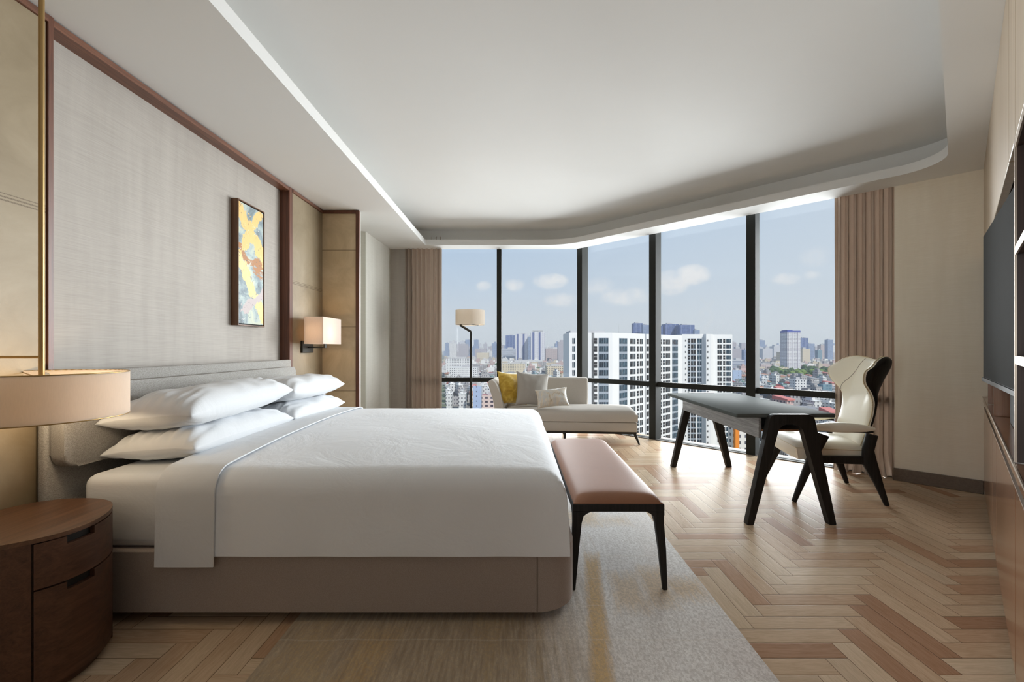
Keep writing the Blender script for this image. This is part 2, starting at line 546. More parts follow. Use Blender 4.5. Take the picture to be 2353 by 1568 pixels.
def m_rug():
    t = NT('rug_wool')
    v = t.coord()
    x, y, z = t.sep(v)
    pile = t.noise(t.scaled(v, (1, 1, 1)), 210, 3, .7)
    streak = t.noise(t.scaled(v, (28, 2.2, 1)), 1.0, 5, .7)
    streak2 = t.noise(t.scaled(v, (70, 7, 1)), 1.0, 4, .7)
    big = t.noise(t.scaled(v, (3.2, 1.1, 1)), 1.0, 4, .6, .4)
    # left field is tan, right field pale grey
    f = t.math('ADD', t.math('MULTIPLY', t.math('ADD', x, -.02), 2.6), t.math('MULTIPLY', t.math('SUBTRACT', streak, .5), 1.6))
    fc = t.n('Clamp'); t.l(f, fc.inputs[0])
    tan = t.ramp(streak2, [(.3, lin(148, 132, 112)), (.5, lin(176, 158, 134)), (.7, lin(196, 180, 156))])
    tan = t.mix(t.ramp(big, [(.5, (0, 0, 0)), (.62, (.55, .55, .55))]), tan, lin(190, 166, 126))
    grey = t.ramp(streak2, [(.3, lin(226, 224, 221)), (.5, lin(240, 239, 237)), (.7, lin(250, 249, 247))])
    grey = t.mix(t.ramp(big, [(.42, (.5, .5, .5)), (.55, (0, 0, 0))]), grey, lin(228, 223, 220))
    col = t.mix(fc.outputs[0], tan, grey)
    # ochre brush strokes
    def stroke(x0, y0, slope, half, ya, yb, amt):
        xc = t.math('ADD', t.math('MULTIPLY', t.math('SUBTRACT', y, y0), slope), x0)
        d = t.math('ABSOLUTE', t.math('SUBTRACT', x, xc))
        a = t.math('SUBTRACT', 1.0, t.math('DIVIDE', d, half))
        my = t.math('MINIMUM', t.math('MULTIPLY', t.math('SUBTRACT', y, ya), 7.0), t.math('MULTIPLY', t.math('SUBTRACT', yb, y), 7.0))
        k = t.math('MINIMUM', t.math('MULTIPLY', a, 1.6), my)
        k = t.math('ADD', k, t.math('MULTIPLY', t.math('SUBTRACT', streak2, .5), 2.2))
        cl = t.n('Clamp'); t.l(k, cl.inputs[0])
        k0 = t.n('Clamp'); t.l(t.math('MULTIPLY', t.math('MINIMUM', a, my), 4.0), k0.inputs[0])
        return t.math('MULTIPLY', t.math('MULTIPLY', cl.outputs[0], k0.outputs[0]), amt)
    st = None
    for a in ((.325, 1.75, .13, .055, .9, 2.5, .8), (.52, 2.05, .1, .10, 1.86, 2.30, .5), (.66, 2.05, .1, .09, 1.9, 2.36, .55), (.80, 2.05, .05, .12, 1.95, 2.25, .6),
              (.44, 2.95, .0, .16, 2.78, 3.15, .55), (.62, 2.93, .0, .16, 2.8, 3.05, .4), (-.55, 1.6, .1, .1, 1.2, 1.84, .35)):
        k = stroke(*a)
        st = k if st is None else t.math('MAXIMUM', st, k)
    col = t.mix(st, col, t.mix(streak2, lin(196, 150, 70), lin(214, 180, 112)))
    lines = t.math('LESS_THAN', t.math('ABSOLUTE', t.math('SUBTRACT', t.math('FRACT', t.math('MULTIPLY', t.math('ADD', y, t.math('MULTIPLY', big, .03)), 4.3)), .5)), .02)
    col = t.mix(t.math('MULTIPLY', lines, .22), col, lin(232, 226, 212))
    col = t.mix(t.math('MULTIPLY', t.ramp(pile, [(.3, (1, 1, 1)), (.6, (0, 0, 0))]), .3), col, lin(140, 132, 122))
    tuft = t.noise(t.scaled(v, (1, .6, 1)), 90, 4, .7)
    col = t.mix(t.ramp(tuft, [(.42, (.35, .35, .35)), (.56, (0, 0, 0))]), col, lin(150, 142, 132))
    h = t.math('ADD', t.math('MULTIPLY', pile, .7), t.math('MULTIPLY', tuft, .6))
    t.bsdf(col, .95, 0, t.bump(h, .3, .004), .1, **{'Sheen Weight': .15})
    return t.m


def m_glass():
    t = NT('window_glass')
    tr = t.n('BsdfTransparent'); tr.inputs[0].default_value = (.97, .98, .98, 1)
    gl = t.n('BsdfGlossy'); gl.inputs['Roughness'].default_value = .02
    fr = t.n('Fresnel'); fr.inputs[0].default_value = 1.25
    mx = t.n('MixShader'); t.l(fr.outputs[0], mx.inputs[0]); t.l(tr.outputs[0], mx.inputs[1]); t.l(gl.outputs[0], mx.inputs[2])
    t.l(mx.outputs[0], t.out.inputs[0])
    return t.m


def m_shade(name, col, trans=.55):
    t = NT(name); v = t.coord()
    n = t.noise(t.scaled(v, (300, 300, 40)), 1, 3)
    c = t.mix(n, tuple(x * .9 for x in col), col)
    d = t.n('BsdfDiffuse'); t.l(c, d.inputs[0])
    tl = t.n('BsdfTranslucent'); t.l(c, tl.inputs[0])
    mx = t.n('MixShader'); mx.inputs[0].default_value = trans
    t.l(d.outputs[0], mx.inputs[1]); t.l(tl.outputs[0], mx.inputs[2]); t.l(mx.outputs[0], t.out.inputs[0])
    return t.m


def m_emit(name, col, s):
    t = NT(name); e = t.n('Emission'); e.inputs[0].default_value = (*col, 1); e.inputs[1].default_value = s
    t.l(e.outputs[0], t.out.inputs[0]); return t.m


def m_linen(name, col=(.85, .87, .90), wr=.12):
    t = NT(name); v = t.coord()
    n = t.noise(v, 3.2, 5, .6, .8)
    weave = t.noise(v, 420, 2)
    nm = t.bump(n, wr, .05)
    nm = t.bump(weave, .05, .001, nm)
    t.bsdf(t.mix(weave, tuple(x * .97 for x in col), col), .75, 0, nm, .25, **{'Sheen Weight': .08})
    return t.m


def m_painting():
    t = NT('abstract_painting')
    v = t.scaled(t.coord(), (1, 1, 1), loc=(0, 3.375, 1.317))
    x, y, z = t.sep(v)
    p = t.comb(t.math('MULTIPLY', y, 3.0), t.math('MULTIPLY', z, 3.0), 0.0)
    n1 = t.noise(p, 1.6, 6, .6, 1.0)
    bgc = t.ramp(n1, [(.3, lin(86, 98, 104)), (.42, lin(126, 142, 148)), (.52, lin(168, 182, 180)), (.62, lin(196, 202, 178)), (.75, lin(150, 160, 168))])
    n2 = t.noise(t.scaled(p, (1, 1, 1), (0, 0, .9)), 1.3, 5, .55, 2.2)
    br = t.ramp(n2, [(.52, (0, 0, 0)), (.56, (1, 1, 1))])
    zb = t.math('MULTIPLY', t.math('LESS_THAN', t.math('ABSOLUTE', t.math('SUBTRACT', z, 1.80)), .12), br)
    c = t.mix(zb, bgc, lin(168, 112, 58))
    # gold diagonal strokes
    def band(z0, slope, w, nn, col, c):
        d = t.math('ABSOLUTE', t.math('SUBTRACT', z, t.math('ADD', t.math('MULTIPLY', t.math('SUBTRACT', y, 3.375), slope), z0)))
        d = t.math('ADD', d, t.math('MULTIPLY', t.math('SUBTRACT', nn, .5), .28))
        return t.mix(t.math('LESS_THAN', d, w), c, col)
    n3 = t.noise(p, 3.5, 5, .65, .8)
    gold = t.mix(n1, lin(226, 176, 92), lin(240, 206, 138))
    c = band(2.02, -.95, .075, n3, gold, c)
    c = band(2.05, 1.5, .05, n2, gold, c)
    c = band(1.60, -1.35, .07, n3, t.mix(n3, lin(232, 186, 110), lin(244, 218, 160)), c)
    c = band(1.50, .6, .02, n2, lin(184, 170, 168), c)
    n4 = t.noise(p, 5.5, 4, .6, 2.6)
    c = t.mix(t.ramp(n4, [(.64, (0, 0, 0)), (.67, (1, 1, 1))]), c, lin(72, 78, 86))
    c = t.mix(t.ramp(n4, [(.30, (1, 1, 1)), (.33, (0, 0, 0))]), c, lin(232, 230, 222))
    t.bsdf(c, .5, 0, t.bump(n3, .3, .004), .4)
    return t.m


def m_mottled(name, stops, sc=14, rough=.6, bump=.2, bsc=60, stretch=(1, 1, 1), sheen=0, dist=1.0):
    t = NT(name); v = t.coord()
    n = t.noise(t.scaled(v, stretch), sc, 5, .6, dist)
    t.bsdf(t.ramp(n, stops), rough, 0, t.bump(t.noise(v, bsc, 3), bump, .004), .4, **({'Sheen Weight': sheen} if sheen else {}))
    return t.m


M = {}
M['ceiling'] = m_plain('ceiling_paint', (.76, .76, .745), .85, var=.01, spec=.2)
M['wallpaper'] = m_wallpaper('silk_wallpaper', lin(156, 149, 141), lin(178, 171, 163))
M['wallpaper_tan'] = m_wallpaper('tan_wallpaper', lin(232, 221, 200), lin(244, 235, 217))
M['wallpaper_pale'] = m_wallpaper('pale_wallpaper', lin(196, 194, 184), lin(212, 210, 202))
M['walnut'] = m_wood('walnut', lin(70, 40, 28), lin(112, 68, 48), 'Z', .42)
M['walnut_y'] = m_wood('walnut_rail', lin(84, 52, 38), lin(128, 84, 62), 'Y', .42)
M['frame_wood'] = m_wood('picture_frame_wood', lin(84, 56, 38), lin(122, 86, 60), 'Z', .4)
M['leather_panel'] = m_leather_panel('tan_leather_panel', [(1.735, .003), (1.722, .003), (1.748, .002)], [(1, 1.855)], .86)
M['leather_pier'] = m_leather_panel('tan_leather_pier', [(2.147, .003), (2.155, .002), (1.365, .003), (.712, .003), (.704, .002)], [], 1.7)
M['brass'] = m_plain('brushed_brass', lin(178, 148, 100), .38, 1.0, var=.08)
M['drum_shade'] = m_shade('silk_drum_shade', (.86, .76, .66), .5)
M['box_shade'] = m_shade('linen_box_shade', (.88, .80, .74), .45)
M['floor_shade'] = m_shade('linen_floor_shade', (.84, .79, .72), .40)
M['headboard'] = m_fabric('headboard_fabric', lin(128, 124, 118), lin(184, 182, 178), 200, .9, .3, (1, 1, 3))
M['bedbase'] = m_fabric('bed_base_fabric', lin(150, 138, 130), lin(178, 166, 158), 420, .9, .2)
M['linen'] = m_linen('white_cotton', (.73, .75, .775))
M['linen_duvet'] = m_linen('white_duvet_cotton', (.87, .90, .94), .16)
M['nightstand'] = m_wood('dark_oak', lin(74, 50, 36), lin(112, 80, 58), 'Y', .38, sc=.8)
M['nightstand_front'] = m_wood('dark_oak_front', lin(66, 42, 31), lin(100, 68, 50), 'Y', .42, sc=.8)
M['black'] = m_plain('dark_void', (.012, .011, .01), .7)
M['black_wood'] = m_wood('black_lacquered_wood', (.014, .013, .012), (.03, .027, .025), 'Z', .5, spec=.15)
M['desk_top'] = m_plain('smoked_lacquer', lin(88, 93, 92), .6, 0, .004, var=.05, scale=3)
M['desk_grain'] = m_wood('grey_stained_ash', lin(90, 90, 90), lin(158, 158, 158), 'Y', .5, sc=1.2)
M['bronze'] = m_plain('dark_bronze_metal', lin(52, 52, 50), .42, .6, var=.08)
M['bench_leather'] = m_plain('brown_leather', lin(152, 110, 86), .5, 0, .2, var=.09, scale=4, bump=.12, bscale=350)
M['cream_leather'] = m_plain('cream_leather', lin(246, 240, 222), .4, 0, .4, var=.03, scale=3, bump=.05, bscale=350)
M['chaise'] = m_fabric('chaise_fabric', lin(190, 184, 176), lin(206, 201, 194), 420, .9, .15)
M['mustard'] = m_mottled('mustard_velvet', [(.32, lin(164, 128, 32)), (.5, lin(196, 160, 54)), (.68, lin(222, 192, 92))], 9, .5, .15, sheen=.3)
M['grey_cushion'] = m_fabric('grey_cushion_fabric', lin(160, 156, 150), lin(176, 172, 166), 380, .85, .12)
M['lumbar'] = m_mottled('mottled_silk', [(.3, lin(178, 164, 140)), (.45, lin(222, 214, 200)), (.6, lin(202, 204, 204)), (.72, lin(230, 224, 212))], 8, .5, .15, stretch=(2.4, 2.4, .9))
def m_curtain():
    t = NT('curtain_fabric'); v = t.coord()
    n = t.noise(t.scaled(v, (300, 300, 120)), 1, 3)
    c = t.mix(n, lin(188, 175, 163), lin(205, 192, 180))
    d = t.n('BsdfDiffuse'); t.l(c, d.inputs[0])
    tl = t.n('BsdfTranslucent'); t.l(c, tl.inputs[0])
    mx = t.n('MixShader'); mx.inputs[0].default_value = .36
    t.l(d.outputs[0], mx.inputs[1]); t.l(tl.outputs[0], mx.inputs[2]); t.l(mx.outputs[0], t.out.inputs[0])
    return t.m


M['curtain'] = m_curtain()
M['mullion'] = m_plain('dark_grey_aluminium', lin(48, 49, 47), .6, 0, .08, var=.04)
M['sill'] = m_plain('grey_sill', lin(104, 102, 98), .7, 0, .05)
M['glass'] = m_glass()
M['cabinet'] = m_wood('cabinet_veneer', lin(132, 92, 66), lin(164, 122, 92), 'Z', .18, sc=.7, coat=.3)
M['cabinet_light'] = m_wood('upper_panel_veneer', lin(160, 140, 116), lin(186, 168, 144), 'Z', .32, sc=.8)
M['cabinet_dark'] = m_wood('niche_veneer', lin(48, 30, 22), lin(74, 48, 36), 'Z', .4)
M['edge_metal'] = m_plain('champagne_edge', lin(190, 176, 160), .3, .8)
M['screen'] = m_plain('tv_screen', (.05, .05, .048), .8, 0, .02)
M['tv_body'] = m_plain('tv_body', (.03, .03, .031), .5, 0, .2)
M['baseboard'] = m_wood('taupe_baseboard', lin(96, 80, 66), lin(114, 98, 82), 'X', .45)
M['bulb'] = m_emit('warm_bulb', (1, .78, .5), 12)
M['crystal'] = m_plain('clear_finial', (.85, .8, .7), .1, 0, .8)
M['rug'] = m_rug()
M['floor'] = m_floor()
M['painting'] = m_painting()
M['stitch'] = m_plain('seam_thread', lin(122, 112, 104), .8)
M['piping_cream'] = m_plain('cream_piping', lin(212, 196, 160), .5)

# ------------------------------------------------------------------ room shell
def E45(s, c):
    """Point on the chamfer / cabinet system: X+Y = s, X-Y = c."""
    return Vector(((s + c) / 2, (s - c) / 2))


CORN = E45(SUMW, CR)                       # corner of chamfer wall and cabinet wall
NEAR = Vector((CR + .20, .20))             # where the cabinet wall ends beside the camera

bm = bmesh.new()
fl = [(-2.25, -2.6), (-2.25, 6.6), (1.06, 6.55), (3.62, 4.0), (3.9, 3.55), (.55, .18), (1.7, -1.0), (1.7, -2.6)]
prism(bm, fl, -.12, 0)
floor = obj('floor', bm, M['floor'], smooth=0, kind='structure')

# ceiling: soffit with a lip, trough and raised field
inner = fillet([(-1.245, .5), (-1.245, 6.08), (.674, 6.08), tuple(E45(6.754, -.086)), (.414, .5)], [0, .03, .75, .30, 0], 10)
outer = [(-2.25, -2.6), (-2.25, YB), (7.18 - YB, YB), tuple(E45(SUMW, .0)), tuple(E45(SUMW, CR + .3)), (.9, .18), (1.7, -1.0), (1.7, -2.6)]


def offset_poly(pts, d):
    out = []
    n = len(pts)
    for i in range(n):
        a, b, c = Vector(pts[i - 1]), Vector(pts[i]), Vector(pts[(i + 1) % n])
        n0 = (b - a).normalized(); n1 = (c - b).normalized()
        m = Vector((-(n0.y + n1.y), n0.x + n1.x))
        m.normalize()
        k = d / max(.35, m.dot(Vector((-n0.y, n0.x))))
        out.append(tuple(b + m * k))
    return out


trough = offset_poly(inner, .20)
bm = bmesh.new()
def ring(pts, z): return [bm.verts.new((p[0], p[1], z)) for p in pts]
ro = ring(outer, ZC); ri = ring(inner, ZC)
es = [bm.edges.new((r[i], r[(i + 1) % len(r)])) for r in (ro, ri) for i in range(len(r))]
bmesh.ops.triangle_fill(bm, edges=es, use_beauty=True, use_dissolve=False)
rl = ring(inner, ZL); rt = ring(trough, ZL); ru = ring(trough, ZR)
for a, b in ((ri, rl), (rl, rt), (rt, ru)):
    for i in range(len(a)):
        j = (i + 1) % len(a)
        bm.faces.new((a[i], a[j], b[j], b[i]))
bm.faces.new(ru)
# pocket above the glazing and the slab over everything
back = ring([(-2.25, -2.6), (-2.25, 6.75), (1.25, 6.75), (4.1, 3.85), (4.2, 3.5), (.9, .0), (1.7, -1.0), (1.7, -2.6)], ZR + .12)
bm.faces.new(back)
pk0 = [(-2.25, YB), (7.18 - YB, YB), tuple(E45(SUMW, .0))]
for a, b in zip(pk0, pk0[1:]):
    bm.faces.new([bm.verts.new((a[0], a[1], ZC)), bm.verts.new((b[0], b[1], ZC)), bm.verts.new((b[0], b[1], ZR + .12)), bm.verts.new((a[0], a[1], ZR + .12))])
obj('ceiling', bm, M['ceiling'], smooth=25, kind='structure')


def wall(name, pts, mat, z0=0.0, z1=ZR + .12, th=.1):
    """Wall slab along a 2D polyline, thickness to the left of travel."""
    bm = bmesh.new()
    for a, b in zip(pts, pts[1:]):
        a = Vector(a); b = Vector(b)
        d = (b - a).normalized(); n = Vector((-d.y, d.x))
        obox(bm, (a + b) / 2 + n * th / 2, d, n, (b - a).length / 2, th / 2, z0, z1)
    return obj(name, bm, mat, smooth=0, kind='structure')


# head wall (wallpaper), travelling towards -Y puts the thickness on the room's outside
wall('wall_left', [(XW, -.3), (XW, 4.6)], M['wallpaper'])
wall('wall_left_recess', [(-2.02, 5.37), (-1.82, 5.37)], M['wallpaper_pale'])
wall('wall_left_side', [(-1.82, 5.37), (-1.79, YB)], M['wallpaper_pale'])
wall('wall_front_left', [(-1.93, YB), (-1.47, YB)], M['wallpaper'], th=.14)
wall('wall_left_return', [(-2.12, 4.6), (-2.12, 5.47)], M['wallpaper_pale'])
bm = bmesh.new(); box(bm, -2.03, -1.612, 4.579, 4.60, 0, ZC - .002)
obj('wall_pier_back', bm, M['wallpaper_pale'], smooth=0, kind='structure')
wall('wall_front_right', [tuple(E45(SUMW, -.574)), tuple(E45(SUMW, CR + .5))], M['wallpaper_tan'], th=.16)
wall('wall_back', [(1.7, -2.5), (-2.2, -2.5)], M['wallpaper'])
bm = bmesh.new()
for (ya, yb, za, zb) in ((-2.6, -2.2, 0, 2.9), (-.82, -.3, 0, 2.9), (-2.2, -.82, 0, .5), (-2.2, -.82, 1.95, 2.9)):
    box(bm, XW - .1, XW, ya, yb, za, zb)
obj('wall_left_rear', bm, M['wallpaper'], smooth=0, kind='structure')  # opening left for the added window
bm = bmesh.new()
for (ya, yb, za, zb) in ((-2.2, -2.16, .5, 1.95), (-.86, -.82, .5, 1.95), (-2.16, -.86, .5, .54), (-2.16, -.86, 1.91, 1.95), (-1.53, -1.49, .54, 1.91)):
    box(bm, XW - .08, XW - .03, ya, yb, za, zb)
wr = obj('window_6', bm, M['mullion'], smooth=0, kind='structure')  # invented out-of-frame window, added to let the fill light in
bm = bmesh.new(); box(bm, XW - .06, XW - .05, -2.16, -.86, .54, 1.91)
obj('pane', bm, M['glass'], wr, smooth=0)
wall('wall_entry', [(1.65, -1.1), (1.65, -2.6)], M['wallpaper'])
wall('wall_entry_side', [(.62, .02), (1.7, -1.06)], M['wallpaper'])
wall('wall_right', [tuple(E45(SUMW + .6, CR + .56)), tuple(E45(.7, CR + .56))], M['cabinet_dark'])

# baseboard of the chamfer wall
bm = bmesh.new()
a, b = E45(SUMW - .02, -.58), E45(SUMW - .02, CR + .0)
obox(bm, (a + b) / 2, (D45, -D45), (D45, D45), (b - a).length / 2, .014, 0, .105, .003, 1)
obj('baseboard_front_right', bm, M['baseboard'], kind='structure')

# leather panels and walnut framing on the head wall
bm = bmesh.new(); box(bm, XW - .02, XF, -.3, 1.872, 0, 2.527, .006, 2)
obj('wall_panel_leather', bm, M['leather_panel'], kind='structure')
bm = bmesh.new(); box(bm, XW - .02, XF, 3.925, 4.54, 0, 2.527, .006, 2)
obj('wall_panel_leather', bm, M['leather_panel'], kind='structure')
bm = bmesh.new(); box(bm, XW - .02, XF + .006, 1.872, 1.896, 0, ZC, .002, 1)
obj('trim_1', bm, M['walnut'], kind='structure')
bm = bmesh.new(); box(bm, XW - .02, XF + .004, 3.872, 3.925, 0, ZC, .002, 1)
obj('trim_2', bm, M['walnut'], kind='structure')
bm = bmesh.new(); box(bm, XW - .02, XF + .003, 1.896, 3.872, 2.524, ZC - .006, .002, 1)
obj('trim_3', bm, M['walnut_y'], kind='structure')
bm = bmesh.new(); box(bm, XW - .02, XF + .010, -.3, 1.872, 2.527, ZC - .004, .002, 1)
box(bm, XW - .02, XF + .010, 3.925, 4.54, 2.527, ZC - .004, .002, 1)
obj('trim_4', bm, M['walnut_y'], kind='structure')
# pier standing out from the wall
bm = bmesh.new(); box(bm, -2.03, -1.63, 4.54, 4.578, 0, 2.53, .008, 2)
obj('wall_pier', bm, M['leather_pier'], kind='structure')
bm = bmesh.new()
box(bm, -2.04, -2.012, 4.528, 4.56, 0, ZC - .003, .002, 1)
box(bm, -1.638, -1.605, 4.530, 4.570, 0, ZC - .003, .002, 1)
box(bm, -2.012, -1.638, 4.530, 4.570, 2.525, ZC - .003, .002, 1)
obj('trim_5', bm, M['walnut'], kind='structure')

# ------------------------------------------------------------------ glazing
def at45(px, s):
    k = (px - 1186) / F
    y = s / (1 + k)
    return Vector((k * y, y))


WINS = [W0, Vector((-.245, 6.44)), W1, at45(1506.5, SUMG), at45(1731, SUMG), W2]
for i, (a, b) in enumerate(zip(WINS, WINS[1:])):
    d = (b - a).normalized(); n = Vector((-d.y, d.x))
    L = (b - a).length
    mid = (a + b) / 2
    bm = bmesh.new()
    obox(bm, mid, d, n, L / 2, .035, .66, .722, .003, 1)               # transom
    obox(bm, mid, d, n, L / 2, .035, -.02, .012, .002, 1)              # bottom rail
    obox(bm, mid, d, n, L / 2, .035, 2.72, ZR + .1, .002, 1)
    win = obj('window_%d' % (i + 1), bm, M['mullion'], kind='structure')
    bm = bmesh.new()
    obox(bm, mid + n * .012, d, n, L / 2 - .01, .006, .0, 2.74)
    obj('pane', bm, M['glass'], win, smooth=0)
for i, p in enumerate(WINS[1:-1]):
    a = WINS[i]; b = WINS[i + 2]
    d = (b - a).normalized() if i != 1 else Vector((D45, -D45))
    if i == 0: d = Vector((1, 0))
    n = Vector((-d.y, d.x))
    bm = bmesh.new()
    w = .033 if i == 0 else .045
    obox(bm, p - n * .015, d, n, w, .075, 0, ZR + .1, .004, 1)
    obj('window_mullion', bm, M['mullion'], kind='structure')
# end jambs behind the curtains
for p, d in ((W0, Vector((1, 0))), (W2, Vector((D45, -D45)))):
    bm = bmesh.new(); n = Vector((-d.y, d.x))
    obox(bm, p, d, n, .04, .07, 0, ZR + .1, .004, 1)
    obj('window_jamb', bm, M['mullion'], kind='structure')
bm = bmesh.new()
for a, b in zip([W0, W1], [W1, W2]):
    d = (b - a).normalized(); n = Vector((-d.y, d.x))
    obox(bm, (a + b) / 2 - n * .06, d, n, (b - a).length / 2 + .02, .03, -.01, .008, .002, 1)
obj('trim_6', bm, M['sill'], kind='structure')


# ------------------------------------------------------------------ curtains
def curtain(name, a, b, folds, amp, label, seed):
    rnd = random.Random(seed)
    d = (b - a).normalized(); n = Vector((-d.y, d.x))
    L = (b - a).length
    nu, nv = folds * 12, 26
    ph = [rnd.uniform(.75, 1.25) for _ in range(folds + 1)]
    off = [rnd.uniform(-.25, .25) for _ in range(folds + 1)]
    t = empty(name, (((a + b) / 2).x, ((a + b) / 2).y, 0), 0, label, 'curtain')
    def surf(u, v, th):
        z = .004 + v * (ZC + .16)
        k = u * folds
        i = min(int(k), folds)
        A = amp * lerp(ph[i], ph[min(i + 1, folds)], k - i)
        flare = max(0, .16 - z) / .16
        w = math.sin(k * math.tau + off[i] * .6 + .25 * math.sin(v * 5 + i))
        w = math.copysign(abs(w) ** .8, w)
        dep = w * A * (1 + .35 * flare) + .012 * math.sin(v * 7 + k * 2) * (1 - v)
        s = (u - .5) * L * (1 + .10 * flare) + .3 * amp * math.sin(2 * k * math.tau) * .5 + .02 * flare * math.sin(k * 9 + z * 60)
        z2 = z
        p = (a + b) / 2 + d * s + n * (dep + th)
        return (p.x, p.y, z2)
    bm = bmesh.new()
    grid_solid(bm, lambda u, v: surf(u, v, .0), lambda u, v: surf(u, v, .006), nu, nv)
    obj('drape', bm, M['curtain'], t, smooth=60)
    bm = bmesh.new()
    obox(bm, (a + b) / 2, d, n, L / 2 + .02, .018, ZC + .165, ZC + .19)
    obj('track', bm, M['mullion'], t)


curtain('curtain', Vector((-1.57, 6.30)), Vector((-1.055, 6.30)), 8, .030, 'taupe curtain hanging beside the floor lamp at the left window edge', 3)
curtain('curtain', at45(1918, 7.245), at45(2056, 7.245), 7, .042, 'taupe curtain hanging behind the cream wing chair', 5)

# ------------------------------------------------------------------ cabinet wall on the right
DN = Vector((D45, D45))      # away from camera along the wall
DT = Vector((D45, -D45))     # into the wall


def cab(bm, s0, s1, dep0, dep1, z0, z1, r=0.0, mi=0):
    """Box along the cabinet wall: s = X+Y range, depth from the wall face (positive = into the wall)."""
    a, b = E45(s0, CR), E45(s1, CR)
    c = (a + b) / 2 + DT * (dep0 + dep1) / 2
    obox(bm, c, DN, DT, (b - a).length / 2, abs(dep1 - dep0) / 2, z0, z1, r, 1, mi)


def spx(px):                 # X+Y of the wall point seen at that column
    k = (px - 1186) / F
    y = CR / (k - 1)
    return 2 * y + CR


S_DIV = spx(2332.5)          # near side of the television niche
S_END = SUMW - .004
ups = [S_END, spx(2279), spx(2318) , S_DIV, 1.9, 1.2]
for i in range(len(ups) - 1):
    bm = bmesh.new()
    cab(bm, ups[i + 1] + .006, ups[i] - .006, .0, .03, 1.855, ZC, .002)
    obj('wall_panel_veneer', bm, M['cabinet_light'], kind='structure')
# lower cabinets
lows = [S_END, spx(2281), spx(2290), S_DIV, 1.3]
ORD = ['slim cabinet in the corner by the beige wall, left of the television', 'narrow filler cabinet between the corner unit and the wide television cabinet', 'wide glossy brown cabinet below the television',
       'glossy brown cabinet below the open shelf unit']
for i in range(len(lows) - 1):
    s0, s1 = lows[i + 1], lows[i]
    c = (E45(s0, CR) + E45(s1, CR)) / 2
    t = empty('base_cabinet', (c.x + .14, c.y - .14, 0), 0, ORD[i], 'cabinet')
    bm = bmesh.new(); cab(bm, s0 + .002, s1 - .002, .025, .38, .06, .70)
    obj('body', bm, M['cabinet_dark'], t)
    bm = bmesh.new(); cab(bm, s0 + .008, s1 - .008, .0, .022, .05, .683, .002)
    dr = obj('door', bm, M['cabinet'], t)
    bm = bmesh.new(); cab(bm, s0 + .008, s1 - .008, -.001, .022, .683, .687)
    obj('edge_strip', bm, M['edge_metal'], dr)
    bm = bmesh.new(); cab(bm, s0 + .002, s1 - .002, .06, .36, 0, .06)
    obj('plinth', bm, M['cabinet_dark'], t)
t = empty('counter', (E45(4, CR).x + .14, E45(4, CR).y - .14, .71), 0, 'long thin brown counter ledge running above the base cabinets', 'counter')
bm = bmesh.new(); cab(bm, 1.3, S_END, -.004, .39, .722, .765, .003)
obj('ledge', bm, M['cabinet'], t)
bm = bmesh.new(); cab(bm, 1.3, S_END, -.007, -.003, .757, .767)
obj('edge_strip', bm, M['edge_metal'], t)
bm = bmesh.new(); cab(bm, 1.3, S_END, .02, .35, .70, .722)
obj('shadow_gap', bm, M['cabinet_dark'], t)
# niche with dividers near the corner
t = empty('television_niche', (E45(5, CR).x + .1, E45(5, CR).y - .1, .765), 0, 'dark recessed niche behind the wall television', 'niche')
bm = bmesh.new(); cab(bm, S_DIV, S_END, .20, .22, .768, 1.852)
obj('back_panel', bm, M['black'], t)
for px in (2268, 2281):
    bm = bmesh.new(); cab(bm, spx(px) - .012, spx(px) + .012, .004, .199, .768, 1.852)
    obj('divider', bm, M['cabinet'], t)
bm = bmesh.new(); cab(bm, spx(2288), S_DIV + .001, .05, .199, .768, .93)
obj('black_ledge', bm, M['black'], t)
# open shelf unit at the near end
t = empty('shelf_unit', (E45(2.4, CR).x + .14, E45(2.4, CR).y - .14, .765), 0, 'open walnut shelf unit with pale front edges right of the television', 'shelf')
bm = bmesh.new(); cab(bm, 1.4, S_DIV - .02, .32, .34, .768, 1.852)
obj('back_panel', bm, M['cabinet_dark'], t)
for s in (S_DIV, 1.42):
    bm = bmesh.new(); cab(bm, s - .02, s, .004, .319, .768, 1.852)
    sd = obj('side_panel', bm, M['cabinet_dark'], t)
    bm = bmesh.new(); cab(bm, s - .02, s, -.002, .004, .768, 1.852)
    obj('edge_strip', bm, M['edge_metal'], sd)
for z in (1.11, 1.475, 1.835):
    bm = bmesh.new(); cab(bm, 1.4, S_DIV - .021, .004, .319, z - .012, z + .012)
    sd = obj('shelf', bm, M['cabinet_dark'], t)
    bm = bmesh.new(); cab(bm, 1.4, S_DIV - .021, -.001, .004, z - .014, z + .014)
    obj('edge_strip', bm, M['edge_metal'], sd)
# television, slightly swivelled out
TA = Vector((2.902, 2.757)); TD = Vector((-.668, -.744)).normalized(); TN = Vector((TD.y, -TD.x))
TN = -TN if TN.dot(Vector((1, -1))) < 0 else TN      # into the wall
tc = TA + TD * .77
t = empty('television', (tc.x, tc.y, .96), 0, 'large flat black television on the right-hand cabinet wall', 'television')
bm = bmesh.new(); obox(bm, tc + TN * .018, TD, TN, .77, .016, .945, 1.850, .004, 1)
obj('body', bm, M['tv_body'], t)
bm = bmesh.new(); obox(bm, tc + TN * .0005, TD, TN, .755, .002, .972, 1.838)
obj('screen', bm, M['screen'], t)
bm = bmesh.new(); obox(bm, tc - TN * .002, TD, TN, .77, .004, .945, .968, .001, 1)
obj('bottom_bezel', bm, M['bronze'], t)
bm = bmesh.new(); obox(bm, tc + TN * .06 , TD, TN, .2, .026, 1.25, 1.6)
obj('wall_bracket', bm, M['black'], t)

